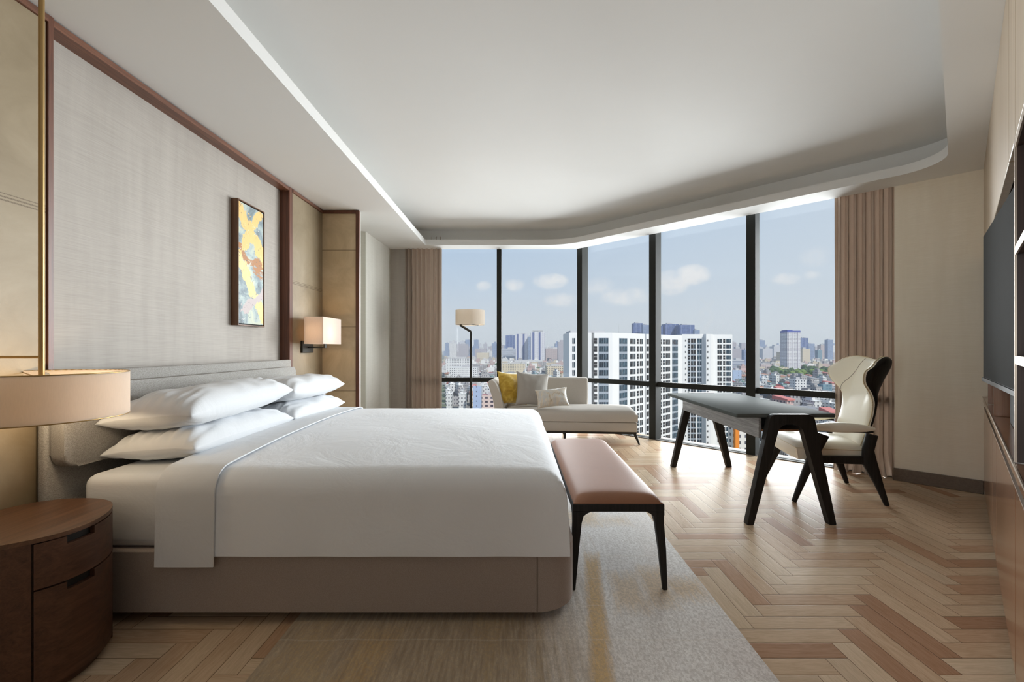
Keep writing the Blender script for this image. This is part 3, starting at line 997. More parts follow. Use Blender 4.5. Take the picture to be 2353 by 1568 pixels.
# ------------------------------------------------------------------ bed
BY0, BY1 = 1.842, 3.80
BX0, BX1 = -1.86, .2545
bed = empty('bed', ((BX0 + BX1) / 2, (BY0 + BY1) / 2, 0), 0, 'wide taupe upholstered bed base with rounded foot corners', 'bed')
bm = bmesh.new()
out = fillet([(BX0, BY0), (BX1, BY0), (BX1, BY1), (BX0, BY1)], [.01, .17, .17, .01], 12)
prism(bm, out, .052, .302, .018, 3)
base = obj('upholstered_base', bm, M['bedbase'], bed, smooth=40)
for y in (BY0 - .0008, BY1 + .0008):
    bm = bmesh.new(); sweep(bm, [(.088, y, .056), (.088, y, .298)], .0022)
    obj('seam', bm, M['stitch'], base)
bm = bmesh.new(); prism(bm, fillet([(BX0 + .05, BY0 + .09), (BX1 - .10, BY0 + .09), (BX1 - .10, BY1 - .09), (BX0 + .05, BY1 - .09)], .05), .0125, .0525)
obj('plinth', bm, M['black'], bed)

hb = empty('headboard', (-1.93, 2.82, 0), 0, 'pale grey woven headboard with padded front cushion behind the pillows', 'headboard')
bm = bmesh.new(); box(bm, XF + .008, -1.932, 1.822, 3.815, 0.002, 1.05, .012, 3)
obj('back_panel', bm, M['headboard'], hb)
bm = bmesh.new()
pr = fillet([(1.835, .645), (3.765, .645), (3.765, .992), (1.835, .992)], [.06, .06, .03, .03], 8)
prism(bm, pr, -1.931, -1.868, .012, 3, axis='X')
obj('front_cushion', bm, M['headboard'], hb, smooth=45)


def sm(t): t = max(0, min(1, t)); return t * t * (3 - 2 * t)


def cloth(name, x0, x1, y0, y1, ztop, zb, rad, mat, label, cat, foot=False, crown=.0, th=.008, wob=.006, seed=1, skew=0.0, zb_foot=None, nx=70, ny=110):
    """A sheet over the bed as a superellipse dome: top with crown, sides hanging to zb."""
    t = None
    bm = bmesh.new()
    cx = (x0 + x1) / 2; cy = (y0 + y1) / 2; hy = (y1 - y0) / 2
    drop = ztop - zb
    q = rad * math.pi / 2
    half = (hy - rad) + q + (drop - rad)
    def side(s):                        # signed arc from the middle -> (dy, dz)
        a = abs(s); sg = 1 if s >= 0 else -1
        if a < hy - rad: return sg * a, 0.0
        a -= hy - rad
        if a < q: return sg * (hy - rad + rad * math.sin(a / rad)), -(rad - rad * math.cos(a / rad))
        return sg * hy, -rad - (a - q)
    lx = x1 - x0
    zbf = zb if zb_foot is None else zb_foot
    dropf = ztop - zbf
    totx = lx if not foot else (lx - rad) + q + (dropf - rad)
    def endx(s):
        if not foot or s < lx - rad: return x0 + s, 0.0
        e = s - (lx - rad)
        if e < q: return x1 - rad + rad * math.sin(e / rad), -(rad - rad * math.cos(e / rad))
        return x1, -rad - (e - q)
    def surf(u, v, off):
        s = (v * 2 - 1) * half
        sx = u * totx
        dy, dz = side(s)
        x, dzx = endx(sx)
        # corner: the two drops do not add up, the cloth gathers in a fold
        dzt = dz + dzx
        hang = min(dz, dzx)
        if dz < 0 and dzx < 0:
            # rounded upright corner
            k = max(0.0, min(1.0, min(-dz, -dzx) / (drop)))
            dzt = hang
        z = ztop + dzt
        ex = (x - x0) / lx
        flat = max(0.0, 1 - (dy / hy) ** 2) ** .6
        z += crown * flat * (1 if not foot else (1 - max(0, (ex - .75) / .25) ** 2 * .8)) * (1 if dzt > -rad else 0)
        y = cy + dy
        depth = max(0.0, -dz - rad * .5) / drop
        nzv = mnoise.noise(Vector((x * 2.1 + seed, y * 2.1, z * .8)))
        nz2 = mnoise.noise(Vector((x * 6 + seed, y * 6, z * 2)))
        if depth > 0:                   # hanging side: slight flare and ripples
            sg = 1 if s > 0 else -1
            y += sg * (.010 * depth + wob * .7 * nzv * depth * (1 - .6 * depth) + .25 * wob * math.sin(x * 17 + 3 * nzv) * depth * (1 - .5 * depth))
        z += wob * .7 * nzv * (1 - depth)
        if foot and dzx < -rad * .5:
            k = -dzx / drop
            x += .018 * k + wob * 1.4 * mnoise.noise(Vector((seed, y * 3.2, z * 2))) * k
        x += skew * (y - y0)
        # shell thickness towards the bed
        nn = Vector((0, 0, 1))
        if abs(dy) > hy - rad:
            a = min(math.pi / 2, (abs(s) - (hy - rad)) / rad)
            nn = Vector((0, math.copysign(math.sin(a), s), math.cos(a)))
        return Vector((x, y, z)) + nn * off
    grid_solid(bm, lambda u, v: surf(u, v, 0), lambda u, v: surf(u, v, -th), nx, ny)
    o = obj(name, bm, mat, None, smooth=80)
    return tag(o, label, cat)


# mattress with its fitted sheet
bm = bmesh.new(); box(bm, -1.835, .165, 1.868, 3.775, .302, .612, .045, 4)
mt = obj('mattress', bm, M['linen'], smooth=60)
tag(mt, 'thick mattress in a white fitted sheet on the bed base', 'mattress')
# duvet and the folded top sheet
cloth('duvet', -1.40, .205, 1.828, 3.814, .628, .294, .085, M['linen_duvet'], 'large smooth white duvet covering the lower part of the bed', 'duvet', foot=True, crown=.038, th=.012, wob=.010, seed=2, zb_foot=.30)
sh = cloth('folded_sheet', -1.475, -1.235, 1.816, 3.826, .640, .256, .09, M['linen'], 'white top sheet folded back in a band across the bed below the pillows', 'sheet', crown=.040, th=.006, wob=.006, seed=2, skew=-.035, nx=16)


def pillow(name, c, hx, hy, h, label, seed, tilt=(0, 0), rz=0.0, mat=None, cat='pillow', group=None, pinch=.05, n=44, corner=.025, wr=.015):
    """Sleeping pillow: two bulging sheets, pinched sides, pointed corners."""
    mat = mat or M['linen']
    bm = bmesh.new()
    def base(u, v):
        a = u * 2 - 1; b = v * 2 - 1
        x = a * hx * (1 - pinch * (1 - b * b) * abs(a) ** 3)
        y = b * hy * (1 - pinch * .5 * (1 - a * a) * abs(b) ** 3)
        return a, b, x, y
    def prof(a, b):
        return ((1 - abs(a) ** 2.8) * (1 - abs(b) ** 4.6)) ** .5
    def wrk(a, b, s):
        d = math.sin(math.pi / 2 * min(1, 1.25 - max(abs(a), abs(b))))
        w = mnoise.noise(Vector((a * 2.2 + seed, b * 3.2, s * 3))) * wr
        edge = max(abs(b) - .45, 0) / .55
        w += .55 * wr * math.sin(b * 5 + a * 26 + 4 * mnoise.noise(Vector((a * 3, b * 3, seed)))) * edge
        return w
    M4 = Matrix.Translation(Vector(c)) @ Matrix.Rotation(rz, 4, 'Z') @ Matrix.Rotation(tilt[0], 4, 'Y') @ Matrix.Rotation(tilt[1], 4, 'X')
    def top(u, v):
        a, b, x, y = base(u, v); p = prof(a, b)
        return M4 @ Vector((x, y, h * .55 * p + wrk(a, b, 1) * min(1, p * 1.5) - corner * max(0, abs(a * b) - .6) * 1.0))
    def bot(u, v):
        a, b, x, y = base(u, v); p = prof(a, b)
        return M4 @ Vector((x, y, -h * .45 * p + wrk(a, b, 2) * min(1, p) * .4 - .003 - corner * max(0, abs(a * b) - .6) * 1.0))
    grid_solid(bm, top, bot, n, int(n * 1.4))
    o = obj(name, bm, mat, None, smooth=80)
    return tag(o, label, cat, group)


PG = 'white pillows stacked on the bed'
pillow('pillow', (-1.652, 2.43, .692), .213, .445, .160, 'white pillow lying lowest at the lamp end of the bed', 1, (R(-4), 0), group=PG)
pillow('pillow', (-1.655, 2.42, .856), .213, .455, .185, 'white plump pillow on top at the lamp end of the bed', 2, (R(-5), R(2)), group=PG)
pillow('pillow', (-1.652, 3.31, .690), .213, .425, .155, 'white pillow lying lowest at the window end of the bed', 3, (R(-4), 0), group=PG)
pillow('pillow', (-1.655, 3.31, .848), .213, .425, .172, 'white pillow on top at the window end of the bed', 4, (R(-5), R(-1)), group=PG)

# ------------------------------------------------------------------ nightstand
ctrl = [(-1.978, 1.66), (-1.955, 1.75), (-1.89, 1.81), (-1.79, 1.832), (-1.69, 1.818), (-1.615, 1.775), (-1.555, 1.70), (-1.522, 1.62), (-1.514, 1.55),
        (-1.528, 1.49), (-1.566, 1.435), (-1.63, 1.385), (-1.72, 1.35), (-1.82, 1.345), (-1.92, 1.385), (-1.975, 1.46)]


def closed_spline(pts, n=6):
    out = []
    m = len(pts)
    for i in range(m):
        p0, p1, p2, p3 = (Vector(pts[(i + k) % m]) for k in (-1, 0, 1, 2))
        for k in range(n):
            t = k / n
            out.append(tuple(.5 * ((2 * p1) + (p2 - p0) * t + (2 * p0 - 5 * p1 + 4 * p2 - p3) * t * t + (3 * p1 - p0 - 3 * p2 + p3) * t ** 3)))
    return out


NSO = closed_spline(ctrl)
nc = Vector((-1.75, 1.59))
ns = empty('nightstand', (nc.x, nc.y, 0), 0, 'oval dark brown wooden nightstand with two drawers beside the bed', 'nightstand')


def shrink(pts, d): return [tuple(Vector(p) + (nc - Vector(p)).normalized() * d) for p in pts]


bm = bmesh.new(); prism(bm, NSO, .515, .53, .004, 2)
obj('top', bm, M['nightstand'], ns, smooth=30)
bm = bmesh.new(); prism(bm, shrink(NSO, .022), .004, .5148)
obj('body', bm, M['nightstand_front'], ns, smooth=30)


def front_strip(y0, y1, z0, z1, d0, d1):
    """Curved slab following the front of the outline between y0 and y1."""
    fr = [p for p in NSO if p[0] > -1.70]
    fr.sort(key=lambda p: p[1])
    pts = [p for p in fr if y0 <= p[1] <= y1]
    def P(y):
        for a, b in zip(fr, fr[1:]):
            if a[1] <= y <= b[1]: return (lerp(a[0], b[0], (y - a[1]) / (b[1] - a[1] + 1e-9)), y)
        return fr[0]
    pts = [P(y0)] + [p for p in pts if y0 + .002 < p[1] < y1 - .002] + [P(y1)]
    A = shrink(pts, d0); B = shrink(pts, d1)
    bm = bmesh.new()
    prism(bm, A + B[::-1], z0, z1)
    return bm


HY0, HY1 = 1.505, 1.598                      # finger pull cut in the top edge of each drawer
for z0, z1 in ((.363, .511), (.035, .357)):
    a, b = 1.438, 1.745
    dr = obj('drawer', front_strip(a, b, z0, z1 - .026, .0, .02), M['nightstand_front'], ns, smooth=30)
    obj('drawer_rail', front_strip(a, HY0, z1 - .026, z1, .0, .02), M['nightstand_front'], dr, smooth=30)
    obj('drawer_rail', front_strip(HY1, b, z1 - .026, z1, .0, .02), M['nightstand_front'], dr, smooth=30)
    obj('finger_pull', front_strip(HY0, HY1, z1 - .025, z1, .017, .021), M['black'], dr, smooth=30)
obj('side_panel', front_strip(1.386, 1.434, .01, .5148, .0, .02), M['nightstand_front'], ns, smooth=30)
obj('side_panel', front_strip(1.749, 1.80, .01, .5148, .0, .02), M['nightstand_front'], ns, smooth=30)

# ------------------------------------------------------------------ drum lamp on its brass rod
LC = (-1.77, 1.655)
lamp = empty('wall_lamp', (LC[0], LC[1], .885), 0, 'large lit drum lamp hanging on a brass rod above the nightstand', 'lamp')
bm = bmesh.new(); lathe(bm, LC, [(.009, .99), (.009, ZC)], 20)
rod = obj('rod', bm, M['brass'], lamp)
bm = bmesh.new(); sweep(bm, [(LC[0], LC[1], 1.116), (XF + .001, LC[1], 1.116)], .005)
obj('wall_arm', bm, M['brass'], lamp)
bm = bmesh.new(); lathe(bm, LC, [(.246, .890), (.250, .890), (.250, 1.058), (.246, 1.058), (.246, .890)], 96)
sd = obj('drum_shade', bm, M['drum_shade'], lamp)
bm = bmesh.new()
for k in range(3):
    a = k * math.tau / 3 + 2.6
    sweep(bm, [(LC[0], LC[1], 1.035), (LC[0] + .247 * math.cos(a), LC[1] + .247 * math.sin(a), 1.052)], .0022)
obj('spider', bm, M['brass'], sd)
bm = bmesh.new()
for z in (.891, 1.057):
    sweep(bm, [(LC[0] + .2485 * math.cos(k * math.tau / 64), LC[1] + .2485 * math.sin(k * math.tau / 64), z) for k in range(65)], .0025)
obj('rim_wire', bm, M['brass'], sd)
bm = bmesh.new(); lathe(bm, LC, [(.0, .915), (.028, .93), (.038, .96), (.018, .985), (.0, .99)], 20)
obj('bulb', bm, M['bulb'], lamp)
bm = bmesh.new(); lathe(bm, LC, [(.0, .872), (.012, .879), (.022, .884), (.03, .890), (.01, .9), (0, .91)], 16)
obj('finial', bm, M['crystal'], lamp)


def bulb_light(name, loc, power, col=(1, .72, .42), r=.04):
    l = bpy.data.lights.new(name, 'POINT'); l.energy = power; l.color = col; l.shadow_soft_size = r
    o = bpy.data.objects.new(name, l); o.location = loc; COL.objects.link(o)


bulb_light('drum_lamp_bulb', (LC[0], LC[1] + .075, .97), 2.4, (1, .78, .52))

# ------------------------------------------------------------------ wall sconce
sc = empty('wall_sconce', (XF, 4.19, 1.11), 0, 'box-shaped linen wall sconce with dark bracket on the leather panel', 'wall lamp')
bm = bmesh.new()
x0, x1, y0, y1, z0, z1 = -1.906, -1.734, 3.985, 4.395, 1.187, 1.432
t_ = .003
for bx in ((x0, x1, y0, y0 + t_), (x0, x1, y1 - t_, y1), (x0, x0 + t_, y0 + t_, y1 - t_), (x1 - t_, x1, y0 + t_, y1 - t_)):
    box(bm, *bx, z0, z1)
obj('box_shade', bm, M['box_shade'], sc, smooth=0)
bm = bmesh.new(); box(bm, XF, XF + .02, 4.075, 4.295, 1.105, 1.217, .003, 1)
obj('backplate', bm, M['bronze'], sc)
bm = bmesh.new()
box(bm, XF + .02, -1.80, 4.18, 4.20, 1.150, 1.164, .002, 1)
box(bm, -1.812, -1.796, 4.17, 4.21, 1.150, 1.21, .002, 1)
obj('arm', bm, M['bronze'], sc)
bm = bmesh.new(); lathe(bm, (-1.82, 4.19), [(0, 1.225), (.022, 1.24), (.03, 1.27), (.012, 1.3), (0, 1.305)], 16)
obj('bulb', bm, M['bulb'], sc)
bulb_light('sconce_bulb', (-1.82, 4.12, 1.30), 1.3)

# ------------------------------------------------------------------ painting
pa = empty('framed_painting', (XW, 3.375, 1.317), 0, 'tall narrow abstract painting in gold and blue-grey in a walnut frame', 'painting')
bm = bmesh.new()
fx0, fx1 = XW + .001, -2.008
box(bm, fx0, fx1, 3.205, 3.213, 1.315, 2.235, .001, 1); box(bm, fx0, fx1, 3.537, 3.545, 1.315, 2.235, .001, 1)
box(bm, fx0, fx1, 3.213, 3.537, 1.315, 1.323, .001, 1); box(bm, fx0, fx1, 3.213, 3.537, 2.227, 2.235, .001, 1)
obj('frame', bm, M['frame_wood'], pa)
bm = bmesh.new(); box(bm, fx0, -2.028, 3.213, 3.537, 1.323, 2.227)
obj('liner', bm, M['black'], pa)
bm = bmesh.new(); box(bm, -2.0279, -2.0115, 3.220, 3.530, 1.331, 2.219, .001, 1)
obj('canvas', bm, M['painting'], pa)

# ------------------------------------------------------------------ rug
bm = bmesh.new(); box(bm, -.925, .90, .55, 3.75, .0005, .0125, .004, 2)
tag(obj('rug', bm, M['rug']), 'pale grey and tan rug with ochre brush strokes under bed and bench', 'rug')

# ------------------------------------------------------------------ bench
BB = dict(x0=.268, x1=.700, y0=2.095, y1=3.47)
be = empty('bench', ((BB['x0'] + BB['x1']) / 2, (BB['y0'] + BB['y1']) / 2, .0125), 0, 'brown leather bench with black legs at the foot of the bed', 'bench')
bm = bmesh.new()
nx, ny = 22, 46
x0, x1, y0, y1 = BB['x0'] + .004, BB['x1'] - .004, BB['y0'] + .004, BB['y1'] - .004
def bench_top(u, v):
    a, b = u * 2 - 1, v * 2 - 1
    ex = (1 - abs(a) ** 6) ; ey = (1 - abs(b) ** 22)
    return (lerp(x0, x1, u), lerp(y0, y1, v), .414 + .036 * (max(0, ex) * max(0, ey)) ** .5 + .008 * (1 - a * a))
grid_solid(bm, bench_top, lambda u, v: (lerp(x0, x1, u), lerp(y0, y1, v), .412), nx, ny)
obj('seat', bm, M['bench_leather'], be, smooth=60)
bm = bmesh.new()
prism(bm, [(BB['x0'], BB['y0']), (BB['x1'], BB['y0']), (BB['x1'], BB['y1']), (BB['x0'], BB['y1'])], .375, .4118, .003, 1)
obj('seat_frame', bm, M['black_wood'], be)
for sx in (0, 1):
    for sy in (0, 1):
        xo = BB['x0'] if sx == 0 else BB['x1']; yo = BB['y0'] if sy == 0 else BB['y1']
        dx = 1 if sx == 0 else -1; dy = 1 if sy == 0 else -1
        bm = bmesh.new()
        # leg: outer corner slightly splayed, swelling into the frame at the top
        rows = [(.0128, -.012, .023, .020), (.20, -.006, .034, .030), (.32, .0, .042, .038), (.355, .0, .052, .046), (.366, .0, .064, .056), (.376, .0, .085, .072)]
        rings = []
        for z, s, wx, wy in rows:
            xa, ya = xo + dx * s, yo + dy * s
            q = [(xa, ya), (xa + dx * wx, ya), (xa + dx * wx, ya + dy * wy), (xa, ya + dy * wy)]
            rings.append([bm.verts.new((p[0], p[1], z)) for p in q])
        for r0, r1 in zip(rings, rings[1:]):
            for k in range(4): bm.faces.new((r0[k], r0[(k + 1) % 4], r1[(k + 1) % 4], r1[k]))
        bm.faces.new(rings[0]); bm.faces.new(rings[-1])
        es = [e for e in bm.edges if abs(e.verts[0].co.z - e.verts[1].co.z) > .02]
        bmesh.ops.bevel(bm, geom=es, offset=.005, segments=2, affect='EDGES', profile=.5)
        obj('leg', bm, M['black_wood'], be, smooth=40)

# ------------------------------------------------------------------ desk
dk = empty('desk', (1.78, 3.58, 0), 0, 'dark desk with sloping A-frame legs standing before the windows', 'desk')
bm = bmesh.new()
prism(bm, fillet([(1.452, 2.925), (2.108, 2.925), (2.108, 4.27), (1.452, 4.27)], .012, 3), .690, .716, .005, 2)
obj('tabletop', bm, M['desk_top'], dk, smooth=40)


def desk_frame(y0, y1):
    o = [(1.497, .0008), (1.541, .0008), (1.712, .652), (1.850, .652), (2.034, .0008), (2.078, .0008), (1.932, .7175), (1.652, .7175)]
    o = fillet(o, [.003, .003, .045, .045, .003, .003, .04, .04], 6)
    bm = bmesh.new(); prism(bm, o, y0, y1, .004, 2, axis='Y')
    return bm


obj('leg_frame', desk_frame(2.878, 2.9245), M['black_wood'], dk, smooth=40)
obj('leg_frame', desk_frame(4.2715, 4.318), M['black_wood'], dk, smooth=40)
bm = bmesh.new(); box(bm, 1.60, 1.62, 2.93, 4.265, .555, .689, .003, 1)
obj('apron', bm, M['desk_grain'], dk)
bm = bmesh.new(); box(bm, 1.94, 1.96, 2.93, 4.265, .595, .689, .003, 1)
obj('apron', bm, M['desk_grain'], dk)
bm = bmesh.new(); box(bm, 1.62, 1.94, 2.93, 4.265, .60, .612)
obj('drawer_floor', bm, M['cabinet'], dk)

# ------------------------------------------------------------------ wing chair
CH0 = Vector((2.45, 3.57, 0)); CHR = math.atan2(.2, -.98)
ch = empty('wing_chair', CH0, CHR, 'cream leather wing chair with black wooden frame at the desk', 'chair')
# seat cushion
bm = bmesh.new()
def seat_top(u, v):
    a = u * 2 - 1                                   # across
    hw = lerp(.232, .285, v)
    edge = (max(0, 1 - abs(a) ** 5)) ** .5 * (max(0, 1 - (abs(v * 2 - 1)) ** 7)) ** .5
    x = lerp(-.215, .285, v) + .015 * (1 - a * a) * v
    return (x, a * hw, .385 + .012 * v + .052 * edge + .010 * (1 - a * a))
def seat_bot(u, v):
    a = u * 2 - 1
    hw = lerp(.228, .280, v)
    x = lerp(-.212, .270, v) + .015 * (1 - a * a) * v
    return (x, a * hw, .328 - .018 * v)
grid_solid(bm, seat_top, seat_bot, 24, 24)
st = obj('seat_cushion', bm, M['cream_leather'], ch, local=True, smooth=50)
bm = bmesh.new()
loop = [seat_top(k / 24, 1) for k in range(25)]
side0 = [seat_top(0, k / 24) for k in range(25)]; side1 = [seat_top(1, 1 - k / 24) for k in range(25)]
sweep(bm, side0 + loop[1:] + side1[1:], .003)
obj('piping', bm, M['piping_cream'], st, local=True)
# back: parametric, wings at head height
HW = [(0, .205), (.3, .206), (.5, .207), (.60, .212), (.70, .242), (.82, .276), (.93, .276), (1, .250)]
KF = [(0, .012), (.5, .018), (.60, .06), (.72, .15), (.85, .185), (1, .150)]
def back_pt(u, v, off):
    a = u * 2 - 1
    hw = interp(HW, v)
    z = .345 + .765 * v
    dip = sm((v - .72) / .28)
    z -= .055 * dip * (1 - abs(a) ** 1.7)
    z -= .065 * sm((v - .78) / .22) * max(0, (abs(a) - .66) / .34) ** 2
    x = -.178 - .20 * v - .03 * v * v
    wf = interp(KF, v)
    bend = max(0, (abs(a) - .50) / .50) ** 1.35
    x += wf * bend + .006 * (1 - a * a)
    y = a * hw
    # normal approx: backwards
    nx = -1.0; ny = math.copysign(min(.8, wf * 3.2 * bend), a)
    l = math.hypot(nx, ny)
    return Vector((x + nx / l * off, y + ny / l * off, z - .02 * off))
def puff(u, v):
    a = abs(u * 2 - 1); b = abs(v * 2 - 1)
    return (max(0, 1 - a ** 6) * max(0, 1 - b ** 10)) ** .5
bm = bmesh.new()
grid_solid(bm, lambda u, v: back_pt(u, v, -.012 - .022 * puff(u, v)), lambda u, v: back_pt(u, v, .006), 40, 44)
bc = obj('back_cushion', bm, M['cream_leather'], ch, local=True, smooth=60)
bm = bmesh.new()
grid_solid(bm, lambda u, v: back_pt(u, v, .0065), lambda u, v: back_pt(u, v, .012 + .028 * puff(u, v)), 40, 44)
obj('back_shell', bm, M['black_wood'], ch, local=True, smooth=60)
bm = bmesh.new()
rim = [back_pt(0, k / 44, -.008) for k in range(45)] + [back_pt(k / 40, 1, -.008) for k in range(1, 41)] + [back_pt(1, 1 - k / 44, -.008) for k in range(1, 45)]
sweep(bm, rim, .0045)
obj('piping', bm, M['piping_cream'], bc, local=True)
for s in (.24, .76):
    bm = bmesh.new()
    sweep(bm, [back_pt(.5 + (s - .5) * interp([(0, 1.85), (.60, 1.80), (.75, 1.15), (1, .95)], v), v, -.012 - .0228 * puff(.5 + (s - .5) * interp([(0, 1.85), (.60, 1.80), (.75, 1.15), (1, .95)], v), v)) for v in [.60 + .39 * k / 14 for k in range(15)]], .0016)
    obj('wing_seam', bm, M['stitch'], bc, local=True)
# side frames: front leg, rear leg, rail, arm
for sg in (1, -1):
    yo = .292 * sg
    bm = bmesh.new()
    sweep(bm, [(.316, .322 * sg, .0008), (.232, .308 * sg, .22), (.165, .298 * sg, .38), (.118, .292 * sg, .51)], [(.012, .015), (.017, .026), (.02, .032), (.02, .05)], up=(1, 0, 0))
    obj('leg', bm, M['black_wood'], ch, local=True, smooth=50)
    bm = bmesh.new()
    sweep(bm, [(-.315, .276 * sg, .0008), (-.262, .272 * sg, .16), (-.205, .268 * sg, .31), (-.196, .272 * sg, .40), (-.216, .280 * sg, .515)], [(.012, .014), (.017, .026), (.022, .046), (.022, .034), (.022, .036)], up=(1, 0, 0))
    obj('leg', bm, M['black_wood'], ch, local=True, smooth=50)
    bm = bmesh.new()
    sweep(bm, [(.20, .290 * sg, .318), (-.20, .264 * sg, .322)], [(.018, .025), (.018, .03)])
    obj('side_rail', bm, M['black_wood'], ch, local=True)
    bm = bmesh.new()
    sweep(bm, [(.14, .294 * sg, .536), (.0, .293 * sg, .536), (-.215, .284 * sg, .536)], [(.016, .008), (.018, .008), (.018, .008)])
    arm = obj('arm_rail', bm, M['black_wood'], ch, local=True)
    bm = bmesh.new()
    K = 14
    pts, secs = [], []
    for k in range(K + 1):
        t_ = k / K
        w = max(.05, math.sin(math.pi * (.04 + .92 * t_))) ** .55
        pts.append((lerp(.21, -.232, t_), (.296 - .01 * t_) * sg, .556 + .006 * math.sin(math.pi * t_)))
        secs.append((.034 * w, .037 * w))
    def soft(bm, pts, secs):
        rings = []
        for p, (a, b) in zip(pts, secs):
            rings.append([bm.verts.new((p[0], p[1] + a * math.copysign(abs(math.cos(q)) ** .7, math.cos(q)), p[2] + b * math.copysign(abs(math.sin(q)) ** .7, math.sin(q)))) for q in [j * math.tau / 20 for j in range(20)]])
        for r0, r1 in zip(rings, rings[1:]):
            for j in range(20): bm.faces.new((r0[j], r0[(j + 1) % 20], r1[(j + 1) % 20], r1[j]))
        bm.faces.new(rings[0][::-1]); bm.faces.new(rings[-1])
    soft(bm, pts, secs)
    obj('arm_pad', bm, M['cream_leather'], ch, local=True, smooth=60)
bm = bmesh.new()
sweep(bm, [(.19, -.285, .31), (.19, .285, .31)], [(.018, .018)] * 2)
sweep(bm, [(-.2, -.262, .315), (-.2, .262, .315)], [(.018, .018)] * 2)
obj('cross_rail', bm, M['black_wood'], ch, local=True)

# ------------------------------------------------------------------ chaise longue
CL0 = Vector((1.44, 5.25)); CX = Vector((-.9968, .08)); CY = Vector((.08, .9968))
cl = empty('chaise_longue', (CL0 + CX * .85 + CY * .33).to_3d(), 0, 'pale grey chaise longue with black metal legs below the windows', 'chaise')
cl_m = Matrix(((-CX.x, CY.x, 0, CL0.x), (-CX.y, CY.y, 0, CL0.y), (0, 0, 1, 0), (0, 0, 0, 1)))
# local x runs from -1.74 (arm end) to 0 (foot), y from 0 (front) to .70


def clobj(name, bm, mat, parent, smooth=45):
    bm.transform(cl_m); return obj(name, bm, mat, parent, smooth=smooth)


bm = bmesh.new(); box(bm, -1.66, -.005, .005, .66, .150, .262, .012, 3)
clobj('base', bm, M['chaise'], cl)
bm = bmesh.new()
def cush(u, v):
    a, b = u * 2 - 1, v * 2 - 1
    e = (max(0, 1 - abs(a) ** 26) * max(0, 1 - abs(b) ** 9)) ** .5
    return (lerp(-1.60, .0, u), lerp(.0, .64, v), .268 + .085 + .05 * e + .018 * (1 - b * b))
grid_solid(bm, cush, lambda u, v: (lerp(-1.60, .0, u), lerp(.0, .64, v), .268), 40, 20)
clobj('seat_cushion', bm, M['chaise'], cl, 50)
bm = bmesh.new(); box(bm, -1.66, -.53, .60, .73, .20, .757, .035, 4)
clobj('backrest', bm, M['chaise'], cl)
# flared arm at the head end, running front to back
bm = bmesh.new()
secs = [(-1.60, .20), (-1.60, .36), (-1.612, .46), (-1.64, .58), (-1.675, .68), (-1.71, .735), (-1.74, .755), (-1.775, .752), (-1.795, .735), (-1.80, .715), (-1.77, .63), (-1.735, .52), (-1.715, .42), (-1.71, .30), (-1.71, .20)]
prism(bm, secs, .05, .725, .015, 3, axis='Y')
clobj('arm', bm, M['chaise'], cl, 40)
bm = bmesh.new()
box(bm, -1.68, -.01, .02, .035, .124, .150); box(bm, -1.68, -.01, .61, .625, .124, .150)
box(bm, -1.68, -1.665, .035, .61, .124, .150); box(bm, -.025, -.01, .035, .61, .124, .150)
clobj('metal_rail', bm, M['bronze'], cl)
for (x, y, dx, dy) in ((-.03, .03, .05, -.02), (-.03, .61, .05, .02), (-.86, .03, 0, 0), (-.86, .61, 0, 0), (-1.66, .03, -.05, -.02), (-1.66, .61, -.05, .02)):
    bm = bmesh.new()
    sweep(bm, [(x + dx, y + dy, .0008), (x, y, .126)], [(.010, .010), (.017, .014)], up=(0, 1, 0))
    clobj('leg', bm, M['bronze'], cl)


def throw(name, c, w, h, th, rz, lean, roll, mat, label, seed):
    """Upright scatter cushion: a pillow whose sheet stands in the XZ plane, turned by rz, leaning back, rolled."""
    bm = bmesh.new()
    n = 30
    def base(u, v):
        a, b = u * 2 - 1, v * 2 - 1
        x = a * w / 2 * (1 - .10 * (1 - b * b)); z = b * h / 2 * (1 - .10 * (1 - a * a))
        p = ((1 - abs(a) ** 2.6) * (1 - abs(b) ** 2.6)) ** .6
        wv = .010 * mnoise.noise(Vector((a * 2.5 + seed, b * 2.5, 0))) * p
        return x, z, p, wv
    M4 = Matrix.Translation(Vector(c)) @ Matrix.Rotation(rz, 4, 'Z') @ Matrix.Rotation(lean, 4, 'X') @ Matrix.Rotation(roll, 4, 'Y')
    def f(u, v):
        x, z, p, wv = base(u, v); return M4 @ Vector((x, -th / 2 * p - wv - .002, z))
    def g(u, v):
        x, z, p, wv = base(u, v); return M4 @ Vector((x, th / 2 * p + wv * .5 + .002, z))
    grid_solid(bm, f, g, n, n)
    o = obj(name, bm, mat, None, smooth=70)
    return tag(o, label, 'cushion', 'scatter cushions on the chaise')


throw('cushion', (-.05, 5.66, .638), .42, .42, .15, R(34), R(-12), R(4), M['mustard'], 'mustard yellow velvet cushion leaning on the chaise arm', 1)
throw('cushion', (.205, 5.60, .632), .43, .43, .15, R(12), R(-16), R(5), M['grey_cushion'], 'square grey cushion between the yellow and the mottled one', 2)
throw('cushion', (.44, 5.43, .541), .40, .24, .13, R(4), R(-24), R(-5), M['lumbar'], 'small mottled cream lumbar cushion lying in front of the grey one', 3)

